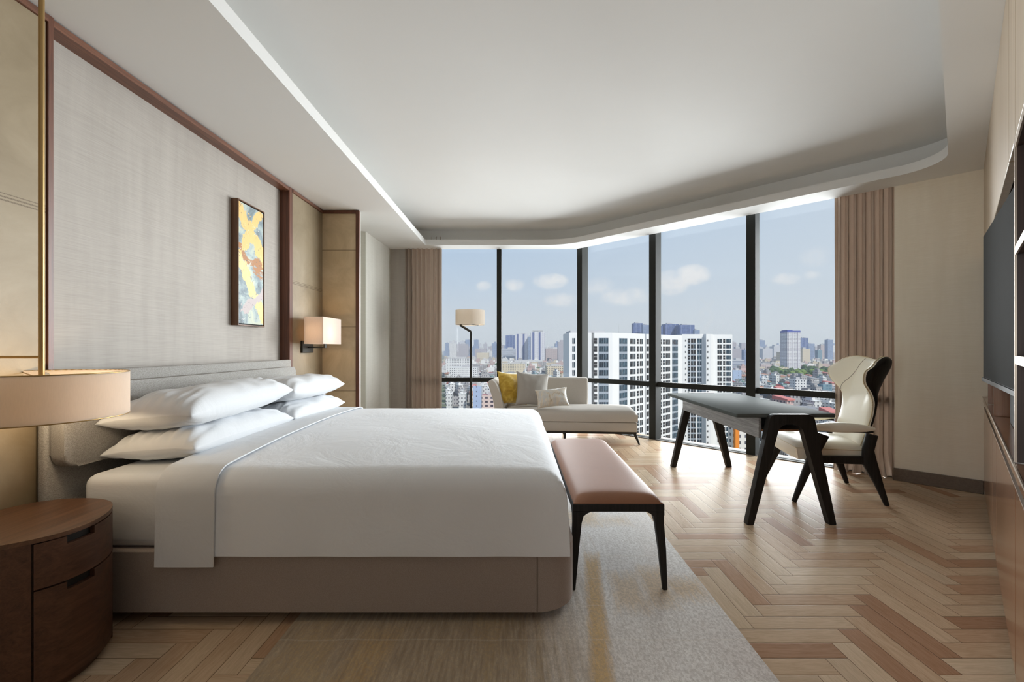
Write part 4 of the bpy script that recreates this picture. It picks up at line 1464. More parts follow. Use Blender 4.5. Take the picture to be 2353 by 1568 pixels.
# ------------------------------------------------------------------ floor lamp
FL = (-.615, 6.05)
fl_ = empty('floor_lamp', (FL[0], FL[1], 0), 0, 'slim dark floor lamp with cream drum shade left of the chaise', 'floor lamp')
bm = bmesh.new(); lathe(bm, FL, [(0, .0008), (.15, .0008), (.15, .018), (.02, .024), (0, .024)], 40)
obj('base', bm, M['bronze'], fl_)
bm = bmesh.new(); sweep(bm, [(FL[0], FL[1], .02), (FL[0], FL[1], 1.355), (FL[0] - .004, FL[1], 1.372), (FL[0] - .15, FL[1], 1.462)], .0165)
obj('pole', bm, M['bronze'], fl_)
SC = (FL[0] - .012, FL[1])
bm = bmesh.new(); lathe(bm, SC, [(.194, 1.465), (.198, 1.465), (.198, 1.664), (.194, 1.664), (.194, 1.465)], 64)
sd = obj('lamp_shade', bm, M['floor_shade'], fl_)
bm = bmesh.new()
for k in range(3):
    a = k * math.tau / 3 + math.pi
    sweep(bm, [(SC[0], SC[1], 1.47), (SC[0] + .196 * math.cos(a), SC[1] + .196 * math.sin(a), 1.47)], .004)
sweep(bm, [(SC[0], SC[1], 1.47), (SC[0], SC[1], 1.51)], .012)
obj('spider', bm, M['bronze'], sd)
bm = bmesh.new(); lathe(bm, SC, [(0, 1.505), (.02, 1.52), (.03, 1.55), (.014, 1.58), (0, 1.585)], 16)
obj('bulb', bm, M['bulb'], fl_)
bulb_light('floor_lamp_bulb', (SC[0], SC[1], 1.60), .7)

# ------------------------------------------------------------------ the city far below
GZ = -60.0                                   # street level under this storey


def ray(px, py, D):
    """Point at distance D in front of the window wall in the direction of that column and row."""
    return Vector(((px - 1186) / F * D, D, EYE - (py - 800) / F * D))


def gdist(py): return (EYE - GZ) * F / (py - 800)


def m_facade(name, wall, win, cw, chh, fw=.55, fh=.55, roof=(.5, .5, .5), vary=.35, rough=.6, stripes=None):
    """Rows and columns of windows on upright faces, plain roof."""
    t = NT(name)
    v = t.coord(); x, y, z = t.sep(v)
    g = t.n('NewGeometry'); nx, ny, nz = t.sep(g.outputs['Normal'])
    u = t.math('ADD', x, y)
    cu = t.math('DIVIDE', u, cw); cz = t.math('DIVIDE', z, chh)
    fu = t.math('ABSOLUTE', t.math('SUBTRACT', t.math('FRACT', cu), .5)); fz = t.math('ABSOLUTE', t.math('SUBTRACT', t.math('FRACT', cz), .5))
    isw = t.math('MULTIPLY', t.math('LESS_THAN', fu, fw / 2), t.math('LESS_THAN', fz, fh / 2))
    wn = t.n('TexWhiteNoise'); t.l(t.comb(t.math('FLOOR', cu), t.math('FLOOR', cz), 0.0), wn.inputs['Vector'])
    wc = t.mix(t.math('MULTIPLY', wn.outputs['Value'], vary), win, tuple(min(1, c * 3 + .1) for c in win))
    oi = t.n('ObjectInfo')
    wv = t.mix(t.math('MULTIPLY', t.noise(v, .08, 3), .35), wall, tuple(c * .75 for c in wall))
    c = t.mix(isw, wv, wc)
    if stripes:
        su = t.math('LESS_THAN', t.math('ABSOLUTE', t.math('SUBTRACT', t.math('FRACT', t.math('DIVIDE', u, stripes[0])), .5)), stripes[1] / 2)
        c = t.mix(su, c, stripes[2])
    up = t.math('GREATER_THAN', nz, .6)
    c = t.mix(up, c, roof)
    t.bsdf(c, rough, 0, None, .3)
    return t.m


WHT = (.80, .80, .80)
C = {
    'white': m_facade('facade_white', (.78, .78, .79), (.05, .06, .08), 3.4, 3.3, .42, .46, (.45, .45, .46)),
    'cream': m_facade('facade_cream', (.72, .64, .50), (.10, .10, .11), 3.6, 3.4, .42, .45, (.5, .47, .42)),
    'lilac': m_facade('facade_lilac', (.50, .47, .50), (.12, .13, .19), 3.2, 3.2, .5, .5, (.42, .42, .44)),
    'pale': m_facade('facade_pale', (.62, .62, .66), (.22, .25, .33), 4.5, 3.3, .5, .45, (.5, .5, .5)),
    'blue': m_facade('facade_blue_glass', (.10, .15, .32), (.06, .09, .22), 5.0, 3.4, .8, .7, (.25, .28, .36), stripes=(16, .12, (.25, .3, .45))),
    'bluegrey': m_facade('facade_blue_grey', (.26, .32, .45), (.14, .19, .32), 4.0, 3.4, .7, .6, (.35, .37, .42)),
    'band': m_facade('facade_banded', (.62, .64, .67), (.16, .19, .27), 400, 4.2, 1.0, .5, (.5, .5, .52)),
    'tower': m_facade('facade_striped_tower', (.80, .80, .83), (.12, .11, .17), 4.0, 3.25, .66, .44, (.4, .4, .42), stripes=(12.5, .1, (.2, .19, .26))),
    'twin': m_facade('facade_twin_tower', (.80, .80, .83), (.10, .12, .24), 4.4, 3.2, .55, .45, (.4, .4, .42), stripes=(26, .32, (.10, .13, .30))),
    'pink': m_facade('facade_pink', (.70, .56, .52), (.07, .06, .08), 4.6, 3.4, .5, .5, (.45, .2, .2)),
    'brown': m_facade('facade_brown', (.55, .47, .46), (.18, .15, .18), 4.2, 3.3, .5, .55, (.4, .35, .35)),
    'orange': m_facade('facade_orange', (.78, .74, .70), (.08, .08, .1), 3.4, 3.2, .45, .5, (.5, .5, .5), stripes=(13, .22, (.80, .26, .04))),
    'teal': m_facade('facade_teal', (.20, .30, .36), (.10, .18, .24), 3.5, 3.3, .7, .65, (.3, .36, .38)),
    'bluewall': m_facade('facade_blue_wall', (.42, .52, .72), (.12, .14, .2), 9.0, 4.5, .10, .3, (.5, .5, .5)),
}


def block(name, mat, label, cat, px0, px1, ytop, D, ybase=None, depth=None, extra=None, group=None, parts=()):
    """A tower whose front faces the windows between two columns, standing on the ground at distance D."""
    a = ray(px0, ytop, D); b = ray(px1, ytop, D)
    w = b.x - a.x; h = a.z - GZ
    dp = depth or max(8, min(w * .9, 40))
    cx = (a.x + b.x) / 2
    o = empty(name, (cx, D + dp / 2, GZ), 0, label, cat, group)
    bm = bmesh.new(); box(bm, -w / 2, w / 2, -dp / 2, dp / 2, 0, h)
    if extra == 'step':
        box(bm, -w * .3, w * .3, -dp * .3, dp * .3, h, h + w * .18)
    obj('walls', bm, mat, o, local=True, smooth=0)
    bm = bmesh.new()
    if extra == 'crown':
        for k in range(8):
            q = k * math.tau / 8
            box(bm, w * .33 * math.cos(q) - .5, w * .33 * math.cos(q) + .5, dp * .3 * math.sin(q) - .5, dp * .3 * math.sin(q) + .5, h, h + w * .14)
        box(bm, -w * .36, w * .36, -dp * .34, dp * .34, h + w * .10, h + w * .14)
    elif extra == 'bluecap':
        box(bm, -w * .5, w * .5, -dp * .5, dp * .5, h + .01, h + 4.5)
        box(bm, -w * .45, -w * .05, -dp * .4, dp * .4, h + 4.5, h + 6.5)
    else:
        s = 1 if (int(px0) % 2) else -1
        box(bm, s * w * .1 - w * .18, s * w * .1 + w * .18, -dp * .2, dp * .2, h, h + min(4.5, .06 * h + 1.5))
    m = {'bluecap': MB['bluecap']}.get(extra, MB['rooftop'])
    obj('rooftop_plant', bm, m, o, local=True, smooth=0)
    return o


MB = {'rooftop': m_plain('rooftop_grey', (.48, .48, .5), .8), 'bluecap': m_plain('blue_rooftop', (.07, .10, .38), .6),
      'white_render': m_plain('white_render', (.80, .80, .80), .75, var=.03, scale=.3), 'spandrel': m_plain('blue_grey_spandrel', (.34, .38, .44), .5),
      'dark_recess': m_plain('recess_grey', (.22, .22, .24), .8), 'window_stuff': None}

# hazy skyline and the towers in front of it: px0, px1, top row, base row, facade, label, cap
TOW = [
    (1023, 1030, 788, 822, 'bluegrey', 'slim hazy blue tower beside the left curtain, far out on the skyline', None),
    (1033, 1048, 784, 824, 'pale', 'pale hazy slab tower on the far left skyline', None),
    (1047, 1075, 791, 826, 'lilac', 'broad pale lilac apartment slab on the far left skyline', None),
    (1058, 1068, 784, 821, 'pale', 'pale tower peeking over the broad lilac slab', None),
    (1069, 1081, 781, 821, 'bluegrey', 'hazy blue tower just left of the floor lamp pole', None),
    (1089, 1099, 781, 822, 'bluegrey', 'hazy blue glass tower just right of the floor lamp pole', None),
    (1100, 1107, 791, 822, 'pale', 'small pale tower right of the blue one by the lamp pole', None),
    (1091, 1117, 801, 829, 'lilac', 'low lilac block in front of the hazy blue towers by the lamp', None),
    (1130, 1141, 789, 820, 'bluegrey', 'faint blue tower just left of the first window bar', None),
    (1095, 1123, 811, 832, 'cream', 'low cream block with rows of windows right of the floor lamp', None),
    (1161.5, 1183, 771, 829, 'blue', 'dark blue glass tower left of the two striped towers', None),
    (1153, 1185, 801, 831, 'band', 'wide banded office block at the foot of the dark blue tower', None),
    (1185, 1214, 768, 833, 'twin', 'shorter white and blue striped tower of the pair', None),
    (1214, 1220, 774, 830, 'bluegrey', 'narrow blue tower squeezed between the two striped towers', None),
    (1220, 1252, 764, 834, 'twin', 'taller white and blue striped tower with a roof crown', 'crown'),
    (1254, 1284, 801, 831, 'brown', 'wide grey-brown slab right of the taller striped tower', None),
    (1283, 1308, 786, 836, 'lilac', 'stepped pinkish tower beside the big white apartment building', 'step'),
    (1456, 1477, 743, 836, 'blue', 'dark blue tower rising behind the white apartment building, leftmost', None),
    (1478, 1494, 747, 837, 'bluegrey', 'blue-grey tower behind the white apartments next to the window bar', None),
    (1512, 1523, 749, 838, 'blue', 'narrow dark tower behind the apartments just right of the window bar', None),
    (1528, 1561, 745, 838, 'blue', 'broad dark blue tower behind the roof of the white apartments', None),
    (1562, 1596, 747, 839, 'blue', 'dark blue tower with banded top behind the white apartments', None),
    (1596, 1608, 759, 840, 'bluegrey', 'lowest blue tower at the right end of the group behind the apartments', None),
    (1682, 1692, 787, 840, 'lilac', 'pale tower top showing right of the white apartments', None),
    (1683, 1709, 801, 845, 'lilac', 'grey-blue office block right of the white apartments', None),
    (1709, 1720, 804, 847, 'bluegrey', 'dark slab close to the window bar right of the apartments', None),
    (1683, 1711, 827, 855, 'band', 'low white banded building below the grey-blue office block', None),
    (1743, 1758, 782, 826, 'bluegrey', 'hazy blue tower right of the fourth window bar', None),
    (1744, 1753, 798, 829, 'pale', 'pale slab in front of the hazy blue tower', None),
    (1753, 1775, 801, 830, 'pale', 'wide pale apartment slab on the right skyline', None),
    (1778, 1797, 796, 828, 'pale', 'pale stepped towers left of the tall striped tower', 'step'),
    (1799, 1809, 797, 828, 'pale', 'thin pale tower touching the tall striped tower', None),
    (1793, 1810, 809, 841, 'cream', 'cream block with a dark centre strip left of the tall striped tower', None),
    (1840, 1857, 777, 834, 'blue', 'dark blue tower directly right of the tall striped tower', 'crown'),
    (1844, 1862, 802, 843, 'cream', 'cream slab tower standing before the dark blue one', None),
    (1858, 1872, 790, 833, 'bluegrey', 'blue glass tower right of the cream slab tower', None),
    (1879, 1889, 805, 834, 'teal', 'small teal tower near the right curtain', None),
    (1886, 1899, 793, 831, 'brown', 'white and brown tower behind the small teal one', None),
    (1902, 1914, 781, 833, 'bluegrey', 'blue tower at the edge of the right curtain', None),
    (1809, 1839.6, 764, 853, 'tower', 'tall striped white tower with blue roof seen past the desk chair', 'bluecap'),
    (1153, 1246, 829, 841, 'white', 'long flat white hall below the striped towers', None),
    (1153, 1207, 836, 866, 'cream', 'big cream public building behind the yellow cushion', None),
    (1256, 1306, 842, 874, 'cream', 'cream and brown apartment block left of the big white building', None),
    (1025, 1081, 825, 868, 'white', 'white apartment slab farther back, left of the floor lamp', None),
    (1033, 1096, 845, 880, 'white', 'nearer white apartment block with small windows behind the floor lamp', None),
    (1087, 1105, 888, 950, 'bluewall', 'blank pale blue building wall right of the floor lamp pole', None),
    (1107, 1138, 909, 965, 'pink', 'pink building with dark windows beside the chaise arm', None),
    (1828, 1853, 873, 917, 'white', 'white apartment cube among low houses left of the wing chair', None),
    (1690, 1718, 985, 1085, 'orange', 'orange and white apartment block under the desk', None),
    (1742, 1752, 862, 905, 'bluewall', 'pale blue house wall right of the fourth window bar', None),
    (1685, 1704, 851, 886, 'bluewall', 'pale blue low building right of the white apartments', None),
    (1891, 1912, 884, 915, 'teal', 'teal-banded building beside the wing chair', None),
    (1748, 1774, 838, 856, 'brown', 'low brown hall in front of the pale skyline slabs', None),
    (1774, 1812, 844, 857, 'cream', 'long low cream roof left of the tall striped tower', None),
]
for (p0, p1, yt, yb, f, lab, cap) in TOW:
    block('tower' if yb - yt > 30 and yt < 812 else 'building', C[f], lab, 'tower' if yb - yt > 30 and yt < 812 else 'building', p0, p1, yt, gdist(yb), extra=cap)

# ------------------------------------------------------------------ the white apartment building
def m_window(name, c0, c1, c2):
    """Dark panes with curtains and reflections painted into the colour, differing from window to window, thin bars."""
    t = NT(name)
    g = t.n('NewGeometry'); oi = t.n('ObjectInfo')
    rnd = t.math('FRACT', t.math('ADD', g.outputs['Random Per Island'], oi.outputs['Random']))
    v = t.coord('Object')
    n = t.noise(t.scaled(v, (1.6, 1.6, .25)), 1.0, 3)
    n2 = t.noise(v, 1.3, 4)
    c = t.ramp(rnd, [(0, c0), (.5, c1), (1.0, c2)])
    c = t.mix(t.ramp(n, [(.54, (0, 0, 0)), (.62, (.45, .45, .45))]), c, lin(100, 132, 150))  # curtain tints and reflections painted into the pane colour
    c = t.mix(t.ramp(n2, [(.35, (.7, .7, .7)), (.5, (0, 0, 0))]), c, (.02, .02, .025))
    t.bsdf(c, .25, 0, None, .5)
    return t.m


WM_W = m_window('apartment_window', lin(36, 50, 66), lin(62, 84, 98), lin(30, 34, 50))
WM_B = m_window('apartment_balcony', lin(36, 36, 42), lin(66, 64, 66), lin(24, 24, 30))
FR = MB['white_render']
apt = empty('apartment_building', (50, 195, GZ), 0, 'big white apartment building with rows of dark windows outside the middle windows', 'building')
ROOF = 7.3
P0 = Vector((38.6, 178.0)); DB = Vector((.731, .682)).normalized()
PB1 = P0 + DB * 58.7
bm = bmesh.new()
prism(bm, [(21.2, 177.6), (30.2, 177.6), (30.2, 181), (31.3, 181), (31.3, 177.6), tuple(P0), tuple(P0 + DB * 24.3), tuple(P0 + DB * 24.3 + Vector((-1.5, 1.6))), tuple(P0 + DB * 25.6 + Vector((-1.5, 1.6))), tuple(P0 + DB * 25.6),
           tuple(PB1), tuple(PB1 + Vector((-12, 14))), (36, 214), (21.2, 200)], GZ, ROOF)
obj('street_wing', bm, FR, apt, smooth=0)
bm = bmesh.new()
prism(bm, [(94.6, 253), (106.9, 253), (107.2, 250.5), (109.9, 250.5), (114.6, 257.5), (125.4, 257.5), (125.4, 275), (94.6, 275)], GZ, 9.0)
obj('rear_wing', bm, FR, apt, smooth=0)
bm = bmesh.new()
box(bm, 22, 36, 180, 195, ROOF + .01, ROOF + .9)
sweep(bm, [(43.5, 188, ROOF), (43.5, 188, ROOF + 3.6)], .06)
sweep(bm, [(25.6, 182, ROOF + .9), (25.6, 182, ROOF + 2.0)], .12)
obj('rooftop_plant', bm, MB['rooftop'], apt, smooth=0)


def pane_mesh(w, h, bars, out=.10):
    """Glazed opening: dark panel with upright bars (second material), facing -y, centred."""
    bm = bmesh.new()
    box(bm, -w / 2, w / 2, -out, .15, -h / 2, h / 2, mi=0)
    for k in range(bars):
        x = -w / 2 + w * (k + 1) / (bars + 1)
        box(bm, x - .04, x + .04, -out - .06, -out + .01, -h / 2, h / 2, mi=1)
    if bars == 0:
        box(bm, -w / 2, w / 2, -out - .05, -out + .01, -.05, .05, mi=1)
    return bm


MESHES = {}
WLIST = []                                   # (apparent size, mesh key, matrix)


def col(org, d, t, w, h, z0, n, kind, bars):
    """Column of windows along a facade from the top row down."""
    key = (round(w, 1), round(h, 1), kind, bars)
    nrm = Vector((d.y, -d.x))
    for k in range(n):
        z = z0 - 3.2 * k
        p = org + d * t
        m = Matrix.Translation((p.x, p.y, z)) @ Matrix.Rotation(math.atan2(d.y, d.x), 4, 'Z')
        D = p.y
        px = 1186 + p.x / D * F; py = 800 - (z - EYE) / D * F
        vis = 1308 < px < 1690 and py < 1035
        WLIST.append((w * h / D / D * (1 if vis else .001), key, m))


def bt(px):
    k = (px - 1186) / F
    return (k * P0.y - P0.x) / (DB.x - DB.y * k)


AX = Vector((1, 0))
zA = 4.0
for px, w, kind, bars in ((1318.5, 1.1, 'W', 1), (1331, 1.5, 'B', 0), (1368, 1.45, 'B', 0), (1387, 3.7, 'W', 3)):
    y = 177.6
    x = (px - 1186) / F * y
    col(Vector((x, y)), AX, 0, w, 2.2, zA, 14, kind, bars)
for px, w, kind, bars in ((1432, 5.6, 'W', 4), (1454, 4.0, 'B', 2), (1465.3, 1.4, 'B', 0), (1473.5, 2.2, 'B', 1), (1490.5, 3.6, 'B', 1), (1500, 2.0, 'B', 0), (1508, 2.0, 'B', 0),
                          (1517.5, 2.2, 'B', 0), (1525.3, 1.7, 'B', 0), (1534.5, 4.0, 'B', 2), (1551, 5.4, 'W', 3)):
    col(P0, DB, bt(px), w, 2.2, zA, 18, kind, bars)
for px, w, kind, bars, y in ((1575.4, .7, 'B', 9, 253), (1583, 1.2, 'B', 0, 253), (1593, 2.7, 'B', 1, 253), (1607, 2.4, 'W', 1, 253),
                             (1626, .75, 'B', 9, 250.5), (1653.5, 2.5, 'B', 1, 257.5), (1664, 1.2, 'B', 0, 257.5), (1674, 2.6, 'W', 2, 257.5)):
    x = (px - 1186) / F * y
    col(Vector((x, y)), AX, 0, w, .9 if bars == 9 else 2.3, 5.3, 19, kind, 0 if bars == 9 else bars)
WLIST.sort(key=lambda q: -q[0])
rest_bm = {'W': bmesh.new(), 'B': bmesh.new()}
rest_all = bmesh.new()
for i, (a, key, m) in enumerate(WLIST):
    w, h, kind, bars = key
    if i < 100:
        if key not in MESHES:
            bm = pane_mesh(w, h, bars)
            bmesh.ops.recalc_face_normals(bm, faces=bm.faces)
            me = bpy.data.meshes.new('window'); bm.to_mesh(me); bm.free()
            me.materials.append(WM_W if kind == 'W' else WM_B); me.materials.append(FR if kind == 'B' else MB['spandrel'])
            MESHES[key] = me
        o = bpy.data.objects.new('window', MESHES[key])
        COL.objects.link(o); o.parent = apt
        o.matrix_parent_inverse = Matrix.Identity(4)
        o.matrix_basis = WM[apt.name].inverted() @ m
    else:
        bm = pane_mesh(w, h, bars)
        if kind == 'B':
            for f in bm.faces: f.material_index = 2 if f.material_index == 0 else 1
        bm.transform(m)
        me = bpy.data.meshes.new('tmp'); bm.to_mesh(me); bm.free()
        rest_all.from_mesh(me); bpy.data.meshes.remove(me)
for b in rest_bm.values(): b.free()
obj('small_windows', rest_all, [WM_W, FR, WM_B], apt, smooth=0, kind='stuff')
# blue-grey spandrel strips behind the wide window columns, dark slot between the wings
for px, w, face in ((1387, 3.9, 'A'), (1432, 5.9, 'B'), (1551, 5.6, 'B'), (1583, 1.4, 'C'), (1607, 2.6, 'C'), (1593, 2.9, 'C')):
    bm = bmesh.new()
    if face == 'A':
        x = (px - 1186) / F * 177.6; box(bm, x - w / 2, x + w / 2, 177.54, 177.7, GZ, 5.2)
    elif face == 'C':
        x = (px - 1186) / F * 253; box(bm, x - w / 2, x + w / 2, 252.93, 253.1, GZ, 6.6)
    else:
        p = P0 + DB * bt(px); n = Vector((DB.y, -DB.x))
        obox(bm, p + n * .0, DB, n, w / 2, .06, GZ, 5.2)
    obj('spandrel_strip', bm, MB['spandrel'], apt, smooth=0)

# ------------------------------------------------------------------ ground, houses, trees
def m_ground():
    t = NT('city_ground')
    v = t.coord()
    n = t.noise(v, .012, 6, .7); n2 = t.noise(v, .15, 4, .7)
    c = t.ramp(n, [(.35, lin(120, 120, 116)), (.48, lin(168, 164, 158)), (.56, lin(108, 124, 86)), (.7, lin(150, 146, 140))])
    c = t.mix(t.ramp(n2, [(.4, (.6, .6, .6)), (.6, (0, 0, 0))]), c, lin(92, 92, 94))
    t.bsdf(c, .9, 0, None, .2)
    return t.m


bm = bmesh.new(); prism(bm, [(-2500, 60), (4500, 60), (7000, 9000), (-5000, 9000)], GZ - 2, GZ)
tag(obj('city_ground', bm, m_ground(), smooth=0), kind='structure')

def m_house(name, wall, win=(.08, .08, .1)):
    return m_facade(name, wall, win, 2.6, 3.1, .42, .45, tuple(c * .8 for c in wall), vary=.2)


HW_ = [m_house('house_white', (.72, .72, .72)), m_house('house_grey', (.44, .43, .44)), m_house('house_cream', (.66, .58, .45)), m_house('house_pink', (.62, .46, .44)), m_house('house_blue', (.40, .48, .60))]
RF_ = {'red': m_plain('red_roof', lin(158, 84, 80), .7), 'rust': m_plain('rust_roof', lin(170, 128, 110), .7), 'grey': m_plain('grey_roof', lin(150, 150, 152), .7),
       'white': m_plain('white_roof', lin(226, 226, 224), .6), 'dark': m_plain('dark_roof', lin(64, 66, 72), .7), 'green': m_plain('green_roof', lin(110, 150, 132), .7), 'pinkr': m_plain('pink_roof', lin(206, 132, 126), .7)}


def house_mesh(w, d, h, wall, roof, kind):
    bm = bmesh.new()
    box(bm, -w / 2, w / 2, -d / 2, d / 2, 0, h, mi=0)
    if kind == 'gable':
        prism(bm, [(-w / 2 - .4, h), (w / 2 + .4, h), (0, h + w * .32)], -d / 2 - .4, d / 2 + .4, axis='Y', mi=1)
    elif kind == 'flat':
        box(bm, -w / 2 - .2, w / 2 + .2, -d / 2 - .2, d / 2 + .2, h, h + .5, mi=1)
        box(bm, -w * .3, w * .12, -d * .2, d * .3, h + .5, h + 3.0, mi=0)
        box(bm, -w * .34, w * .16, -d * .24, d * .34, h + 3.0, h + 3.3, mi=1)
        box(bm, w * .25, w * .4, -d * .1, d * .1, h + .5, h + 1.8, mi=2)
    else:
        for z in (h * .36, h * .68):
            box(bm, -w / 2 - .1, w / 2 + .1, -d / 2 - 1.0, -d / 2 + .1, z, z + .9, mi=2)
        prism(bm, [(-d / 2 - .8, h), (d / 2 + .5, h), (d / 2 + .5, h + 2.4), (-d / 2 - .8, h + .9)], -w / 2 - .4, w / 2 + .4, axis='X', mi=1)
    bmesh.ops.recalc_face_normals(bm, faces=bm.faces)
    me = bpy.data.meshes.new('house'); bm.to_mesh(me); bm.free()
    me.materials.append(HW_[wall]); me.materials.append(RF_[roof]); me.materials.append(MB['rooftop'])
    return me


HT = [
    (house_mesh(6, 12, 11, 0, 'red', 'gable'), 'narrow white house with a red gabled roof among the low houses', 'white houses with red roofs'),
    (house_mesh(8, 11, 13, 1, 'grey', 'flat'), 'grey concrete house with a flat roof and stair hut', 'grey flat-roofed houses'),
    (house_mesh(7, 10, 10, 2, 'rust', 'shed'), 'cream house with balconies under a rust brown lean-to roof', 'cream houses with rusty roofs'),
    (house_mesh(5, 13, 14, 0, 'white', 'flat'), 'slim white town house with a white flat roof', 'slim white town houses'),
    (house_mesh(9, 9, 8, 1, 'dark', 'gable'), 'low grey house under a dark gabled roof', 'grey houses with dark roofs'),
    (house_mesh(6, 11, 12, 3, 'pinkr', 'shed'), 'pink house under a salmon lean-to roof', 'pink houses'),
    (house_mesh(7, 12, 10, 4, 'green', 'flat'), 'pale blue house with a green flat roof', 'pale blue houses'),
    (house_mesh(10, 12, 9, 0, 'grey', 'shed'), 'wide white house with balconies under a grey sheet roof', 'wide white houses'),
]
rnd = random.Random(11)
FOOT = [(30, 190, 70), (110, 264, 30)]
TREES = []


def visible_col(px): return 1024 < px < 1312 or 1683 < px < 1915


def place_house(x, y, k, rz, s):
    me, lab, grp = HT[k]
    o = bpy.data.objects.new('house', me)
    COL.objects.link(o)
    o.location = (x, y, GZ); o.rotation_euler = (0, 0, rz); o.scale = (s, s, s * rnd.uniform(.85, 1.25))
    tag(o, lab, 'house', grp)


nh = 0
occ = []
for (p0, p1, yt, yb, f, lab, cap) in TOW:
    D = gdist(yb); occ.append(((p0 + p1) / 2, abs(p1 - p0) / 2, D))
rows = [240, 262, 285, 308, 332, 356, 382, 410, 440, 472, 506, 542, 580, 622, 668, 718, 772, 830, 895, 970, 1060, 1170]
for ri_, D in enumerate(rows):
    step = rnd.uniform(9.5, 12.5) * (1 + max(0, D - 500) / 700)
    x = -.17 * D
    while x < .74 * D:
        px = 1186 + x / D * F
        py = 800 + (EYE - GZ) / D * F
        ok = (1024 < px < 1310 and 415 < D) or (1683 < px < 1915)
        if px < 1310 and py > 975: ok = False
        if 1310 < px < 1683: ok = False
        if 1770 < px < 1905 and 880 < D < 1150: ok = False           # wood below the striped tower
        for (pc, hw, Dt) in occ:
            if abs(px - pc) < hw + 6 / D * F and -10 < D - Dt < 26: ok = False
        if ok and nh < 290 and rnd.random() < .93:
            place_house(x + rnd.uniform(-2, 2), D + rnd.uniform(-6, 6), rnd.choice((0, 1, 1, 1, 2, 2, 3, 3, 3, 4, 5, 6, 7, 7, 7)), rnd.uniform(-.5, .5), rnd.uniform(.85, 1.25)); nh += 1
        x += step


def far_stuff(name, label, cat, n, d0, d1, hmin, hmax, wmin, wmax, mats, seed):
    """Everything too small and too far to count, merged."""
    r = random.Random(seed)
    bm = bmesh.new()
    for k in range(n):
        D = d0 * (d1 / d0) ** r.random()
        px = r.uniform(1020, 1312) if r.random() < .55 else r.uniform(1680, 1920)
        x = (px - 1186) / F * D
        if any(abs(px - pc) < hw + 8 / D * F and abs(D - Dt) < 45 for (pc, hw, Dt) in occ): continue
        if 1765 < px < 1912 and 880 < D < 1170: continue
        w = r.uniform(wmin, wmax); d = r.uniform(wmin, wmax) * .8; h = hmin + (hmax - hmin) * r.random() ** 2.2
        m = r.randrange(len(mats))
        box(bm, x - w / 2, x + w / 2, D - d / 2, D + d / 2, GZ, GZ + h, mi=m)
        if r.random() < .5:
            box(bm, x - w * .2, x + w * .15, D - d * .2, D + d * .2, GZ + h, GZ + h * 1.12 + 1.5, mi=m)
    o = obj(name, bm, mats, smooth=0, kind='stuff')
    tag(o, label, cat)


far_stuff('distant_houses', 'jumble of tiny low houses between the trees and the hazy towers', 'houses', 1500, 880, 2300, 6, 22, 8, 20, [HW_[0], HW_[1], HW_[2], RF_['white'], HW_[3], HW_[0]], 5)
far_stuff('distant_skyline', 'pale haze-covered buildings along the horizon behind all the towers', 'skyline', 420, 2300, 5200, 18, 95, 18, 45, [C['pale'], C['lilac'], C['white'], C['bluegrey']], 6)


def tree_mesh(seed, r):
    bm = bmesh.new()
    rr = random.Random(seed)
    for k in range(7):
        q = rr.uniform(0, math.tau); d = r * .55 * math.sqrt(rr.random())
        s = r * rr.uniform(.45, .7)
        g = bmesh.ops.create_icosphere(bm, subdivisions=2, radius=s, matrix=Matrix.Translation((d * math.cos(q), d * math.sin(q), r * rr.uniform(.75, 1.5))))
        for v in g['verts']:
            v.co += v.co.normalized() * .18 * s * mnoise.noise(v.co * (2.2 / s) + Vector((seed, 0, k)))
    sweep(bm, [(0, 0, 0), (0, 0, r)], .3, mi=1)
    me = bpy.data.meshes.new('tree'); bm.to_mesh(me); bm.free()
    return me


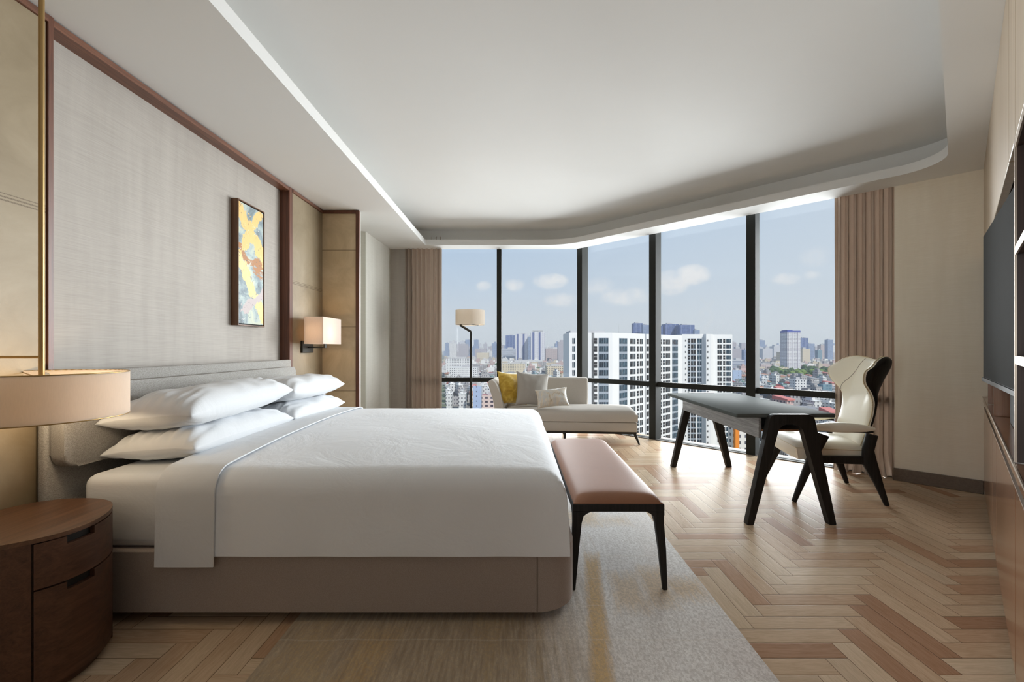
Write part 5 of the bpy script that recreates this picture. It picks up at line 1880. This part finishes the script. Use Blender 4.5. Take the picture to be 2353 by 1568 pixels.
def m_leaf(name, a, b):
    t = NT(name); v = t.coord()
    t.bsdf(t.mix(t.noise(v, .9, 4, .7), a, b), .8, 0, t.bump(t.noise(v, 1.2, 4), .8, .6), .2)
    return t.m


LEAF = [m_leaf('dark_foliage', lin(46, 66, 46), lin(92, 116, 78)), m_leaf('light_foliage', lin(86, 112, 62), lin(140, 160, 96))]
BARK = m_plain('bark', lin(80, 66, 54), .9)
TM = []
for k in range(4):
    me = tree_mesh(k, 5.5); me.materials.append(LEAF[k % 2]); me.materials.append(BARK); TM.append(me)
TL = [('dark green round tree in the wood below the striped tower', 'dark trees by the striped tower'), ('light green round tree in the wood below the striped tower', 'light trees by the striped tower'),
      ('dark green tree between the low houses', 'dark trees between the houses'), ('light green tree between the low houses', 'light trees between the houses')]


def place_tree(x, y, k, s, where):
    o = bpy.data.objects.new('tree', TM[k]); COL.objects.link(o)
    o.location = (x, y, GZ); o.rotation_euler = (0, 0, rnd.uniform(0, 6)); o.scale = (s, s, s)
    lab, grp = TL[(k % 2) + (2 if where else 0)]
    tag(o, lab, 'tree', grp)


for k in range(64):
    D = rnd.uniform(900, 1130); px = rnd.uniform(1770, 1912)
    place_tree((px - 1186) / F * D, D, rnd.choice((0, 0, 2, 1)), rnd.uniform(.9, 1.7), 0)
for k in range(46):
    D = rnd.uniform(300, 1100); px = rnd.choice((rnd.uniform(1690, 1910), rnd.uniform(1110, 1300)))
    if px < 1310: D = rnd.uniform(900, 1500)
    place_tree((px - 1186) / F * D, D, rnd.choice((0, 1, 2, 3)), rnd.uniform(.6, 1.2), 1)

# city haze: a thin even layer of air over the far streets
t = NT('haze')
vs = t.n('VolumeScatter'); vs.inputs['Color'].default_value = (.80, .87, 1.0, 1); vs.inputs['Density'].default_value = 1 / 6500; vs.inputs['Anisotropy'].default_value = .1
t.l(vs.outputs[0], t.out.inputs['Volume'])
bm = bmesh.new(); prism(bm, [(-2400, 290), (4400, 290), (6900, 8900), (-4900, 8900)], GZ + .5, 170)
hz = obj('city_haze', bm, t.m, smooth=0, kind='stuff')
tag(hz, 'thin pale haze hanging over the distant city', 'haze')
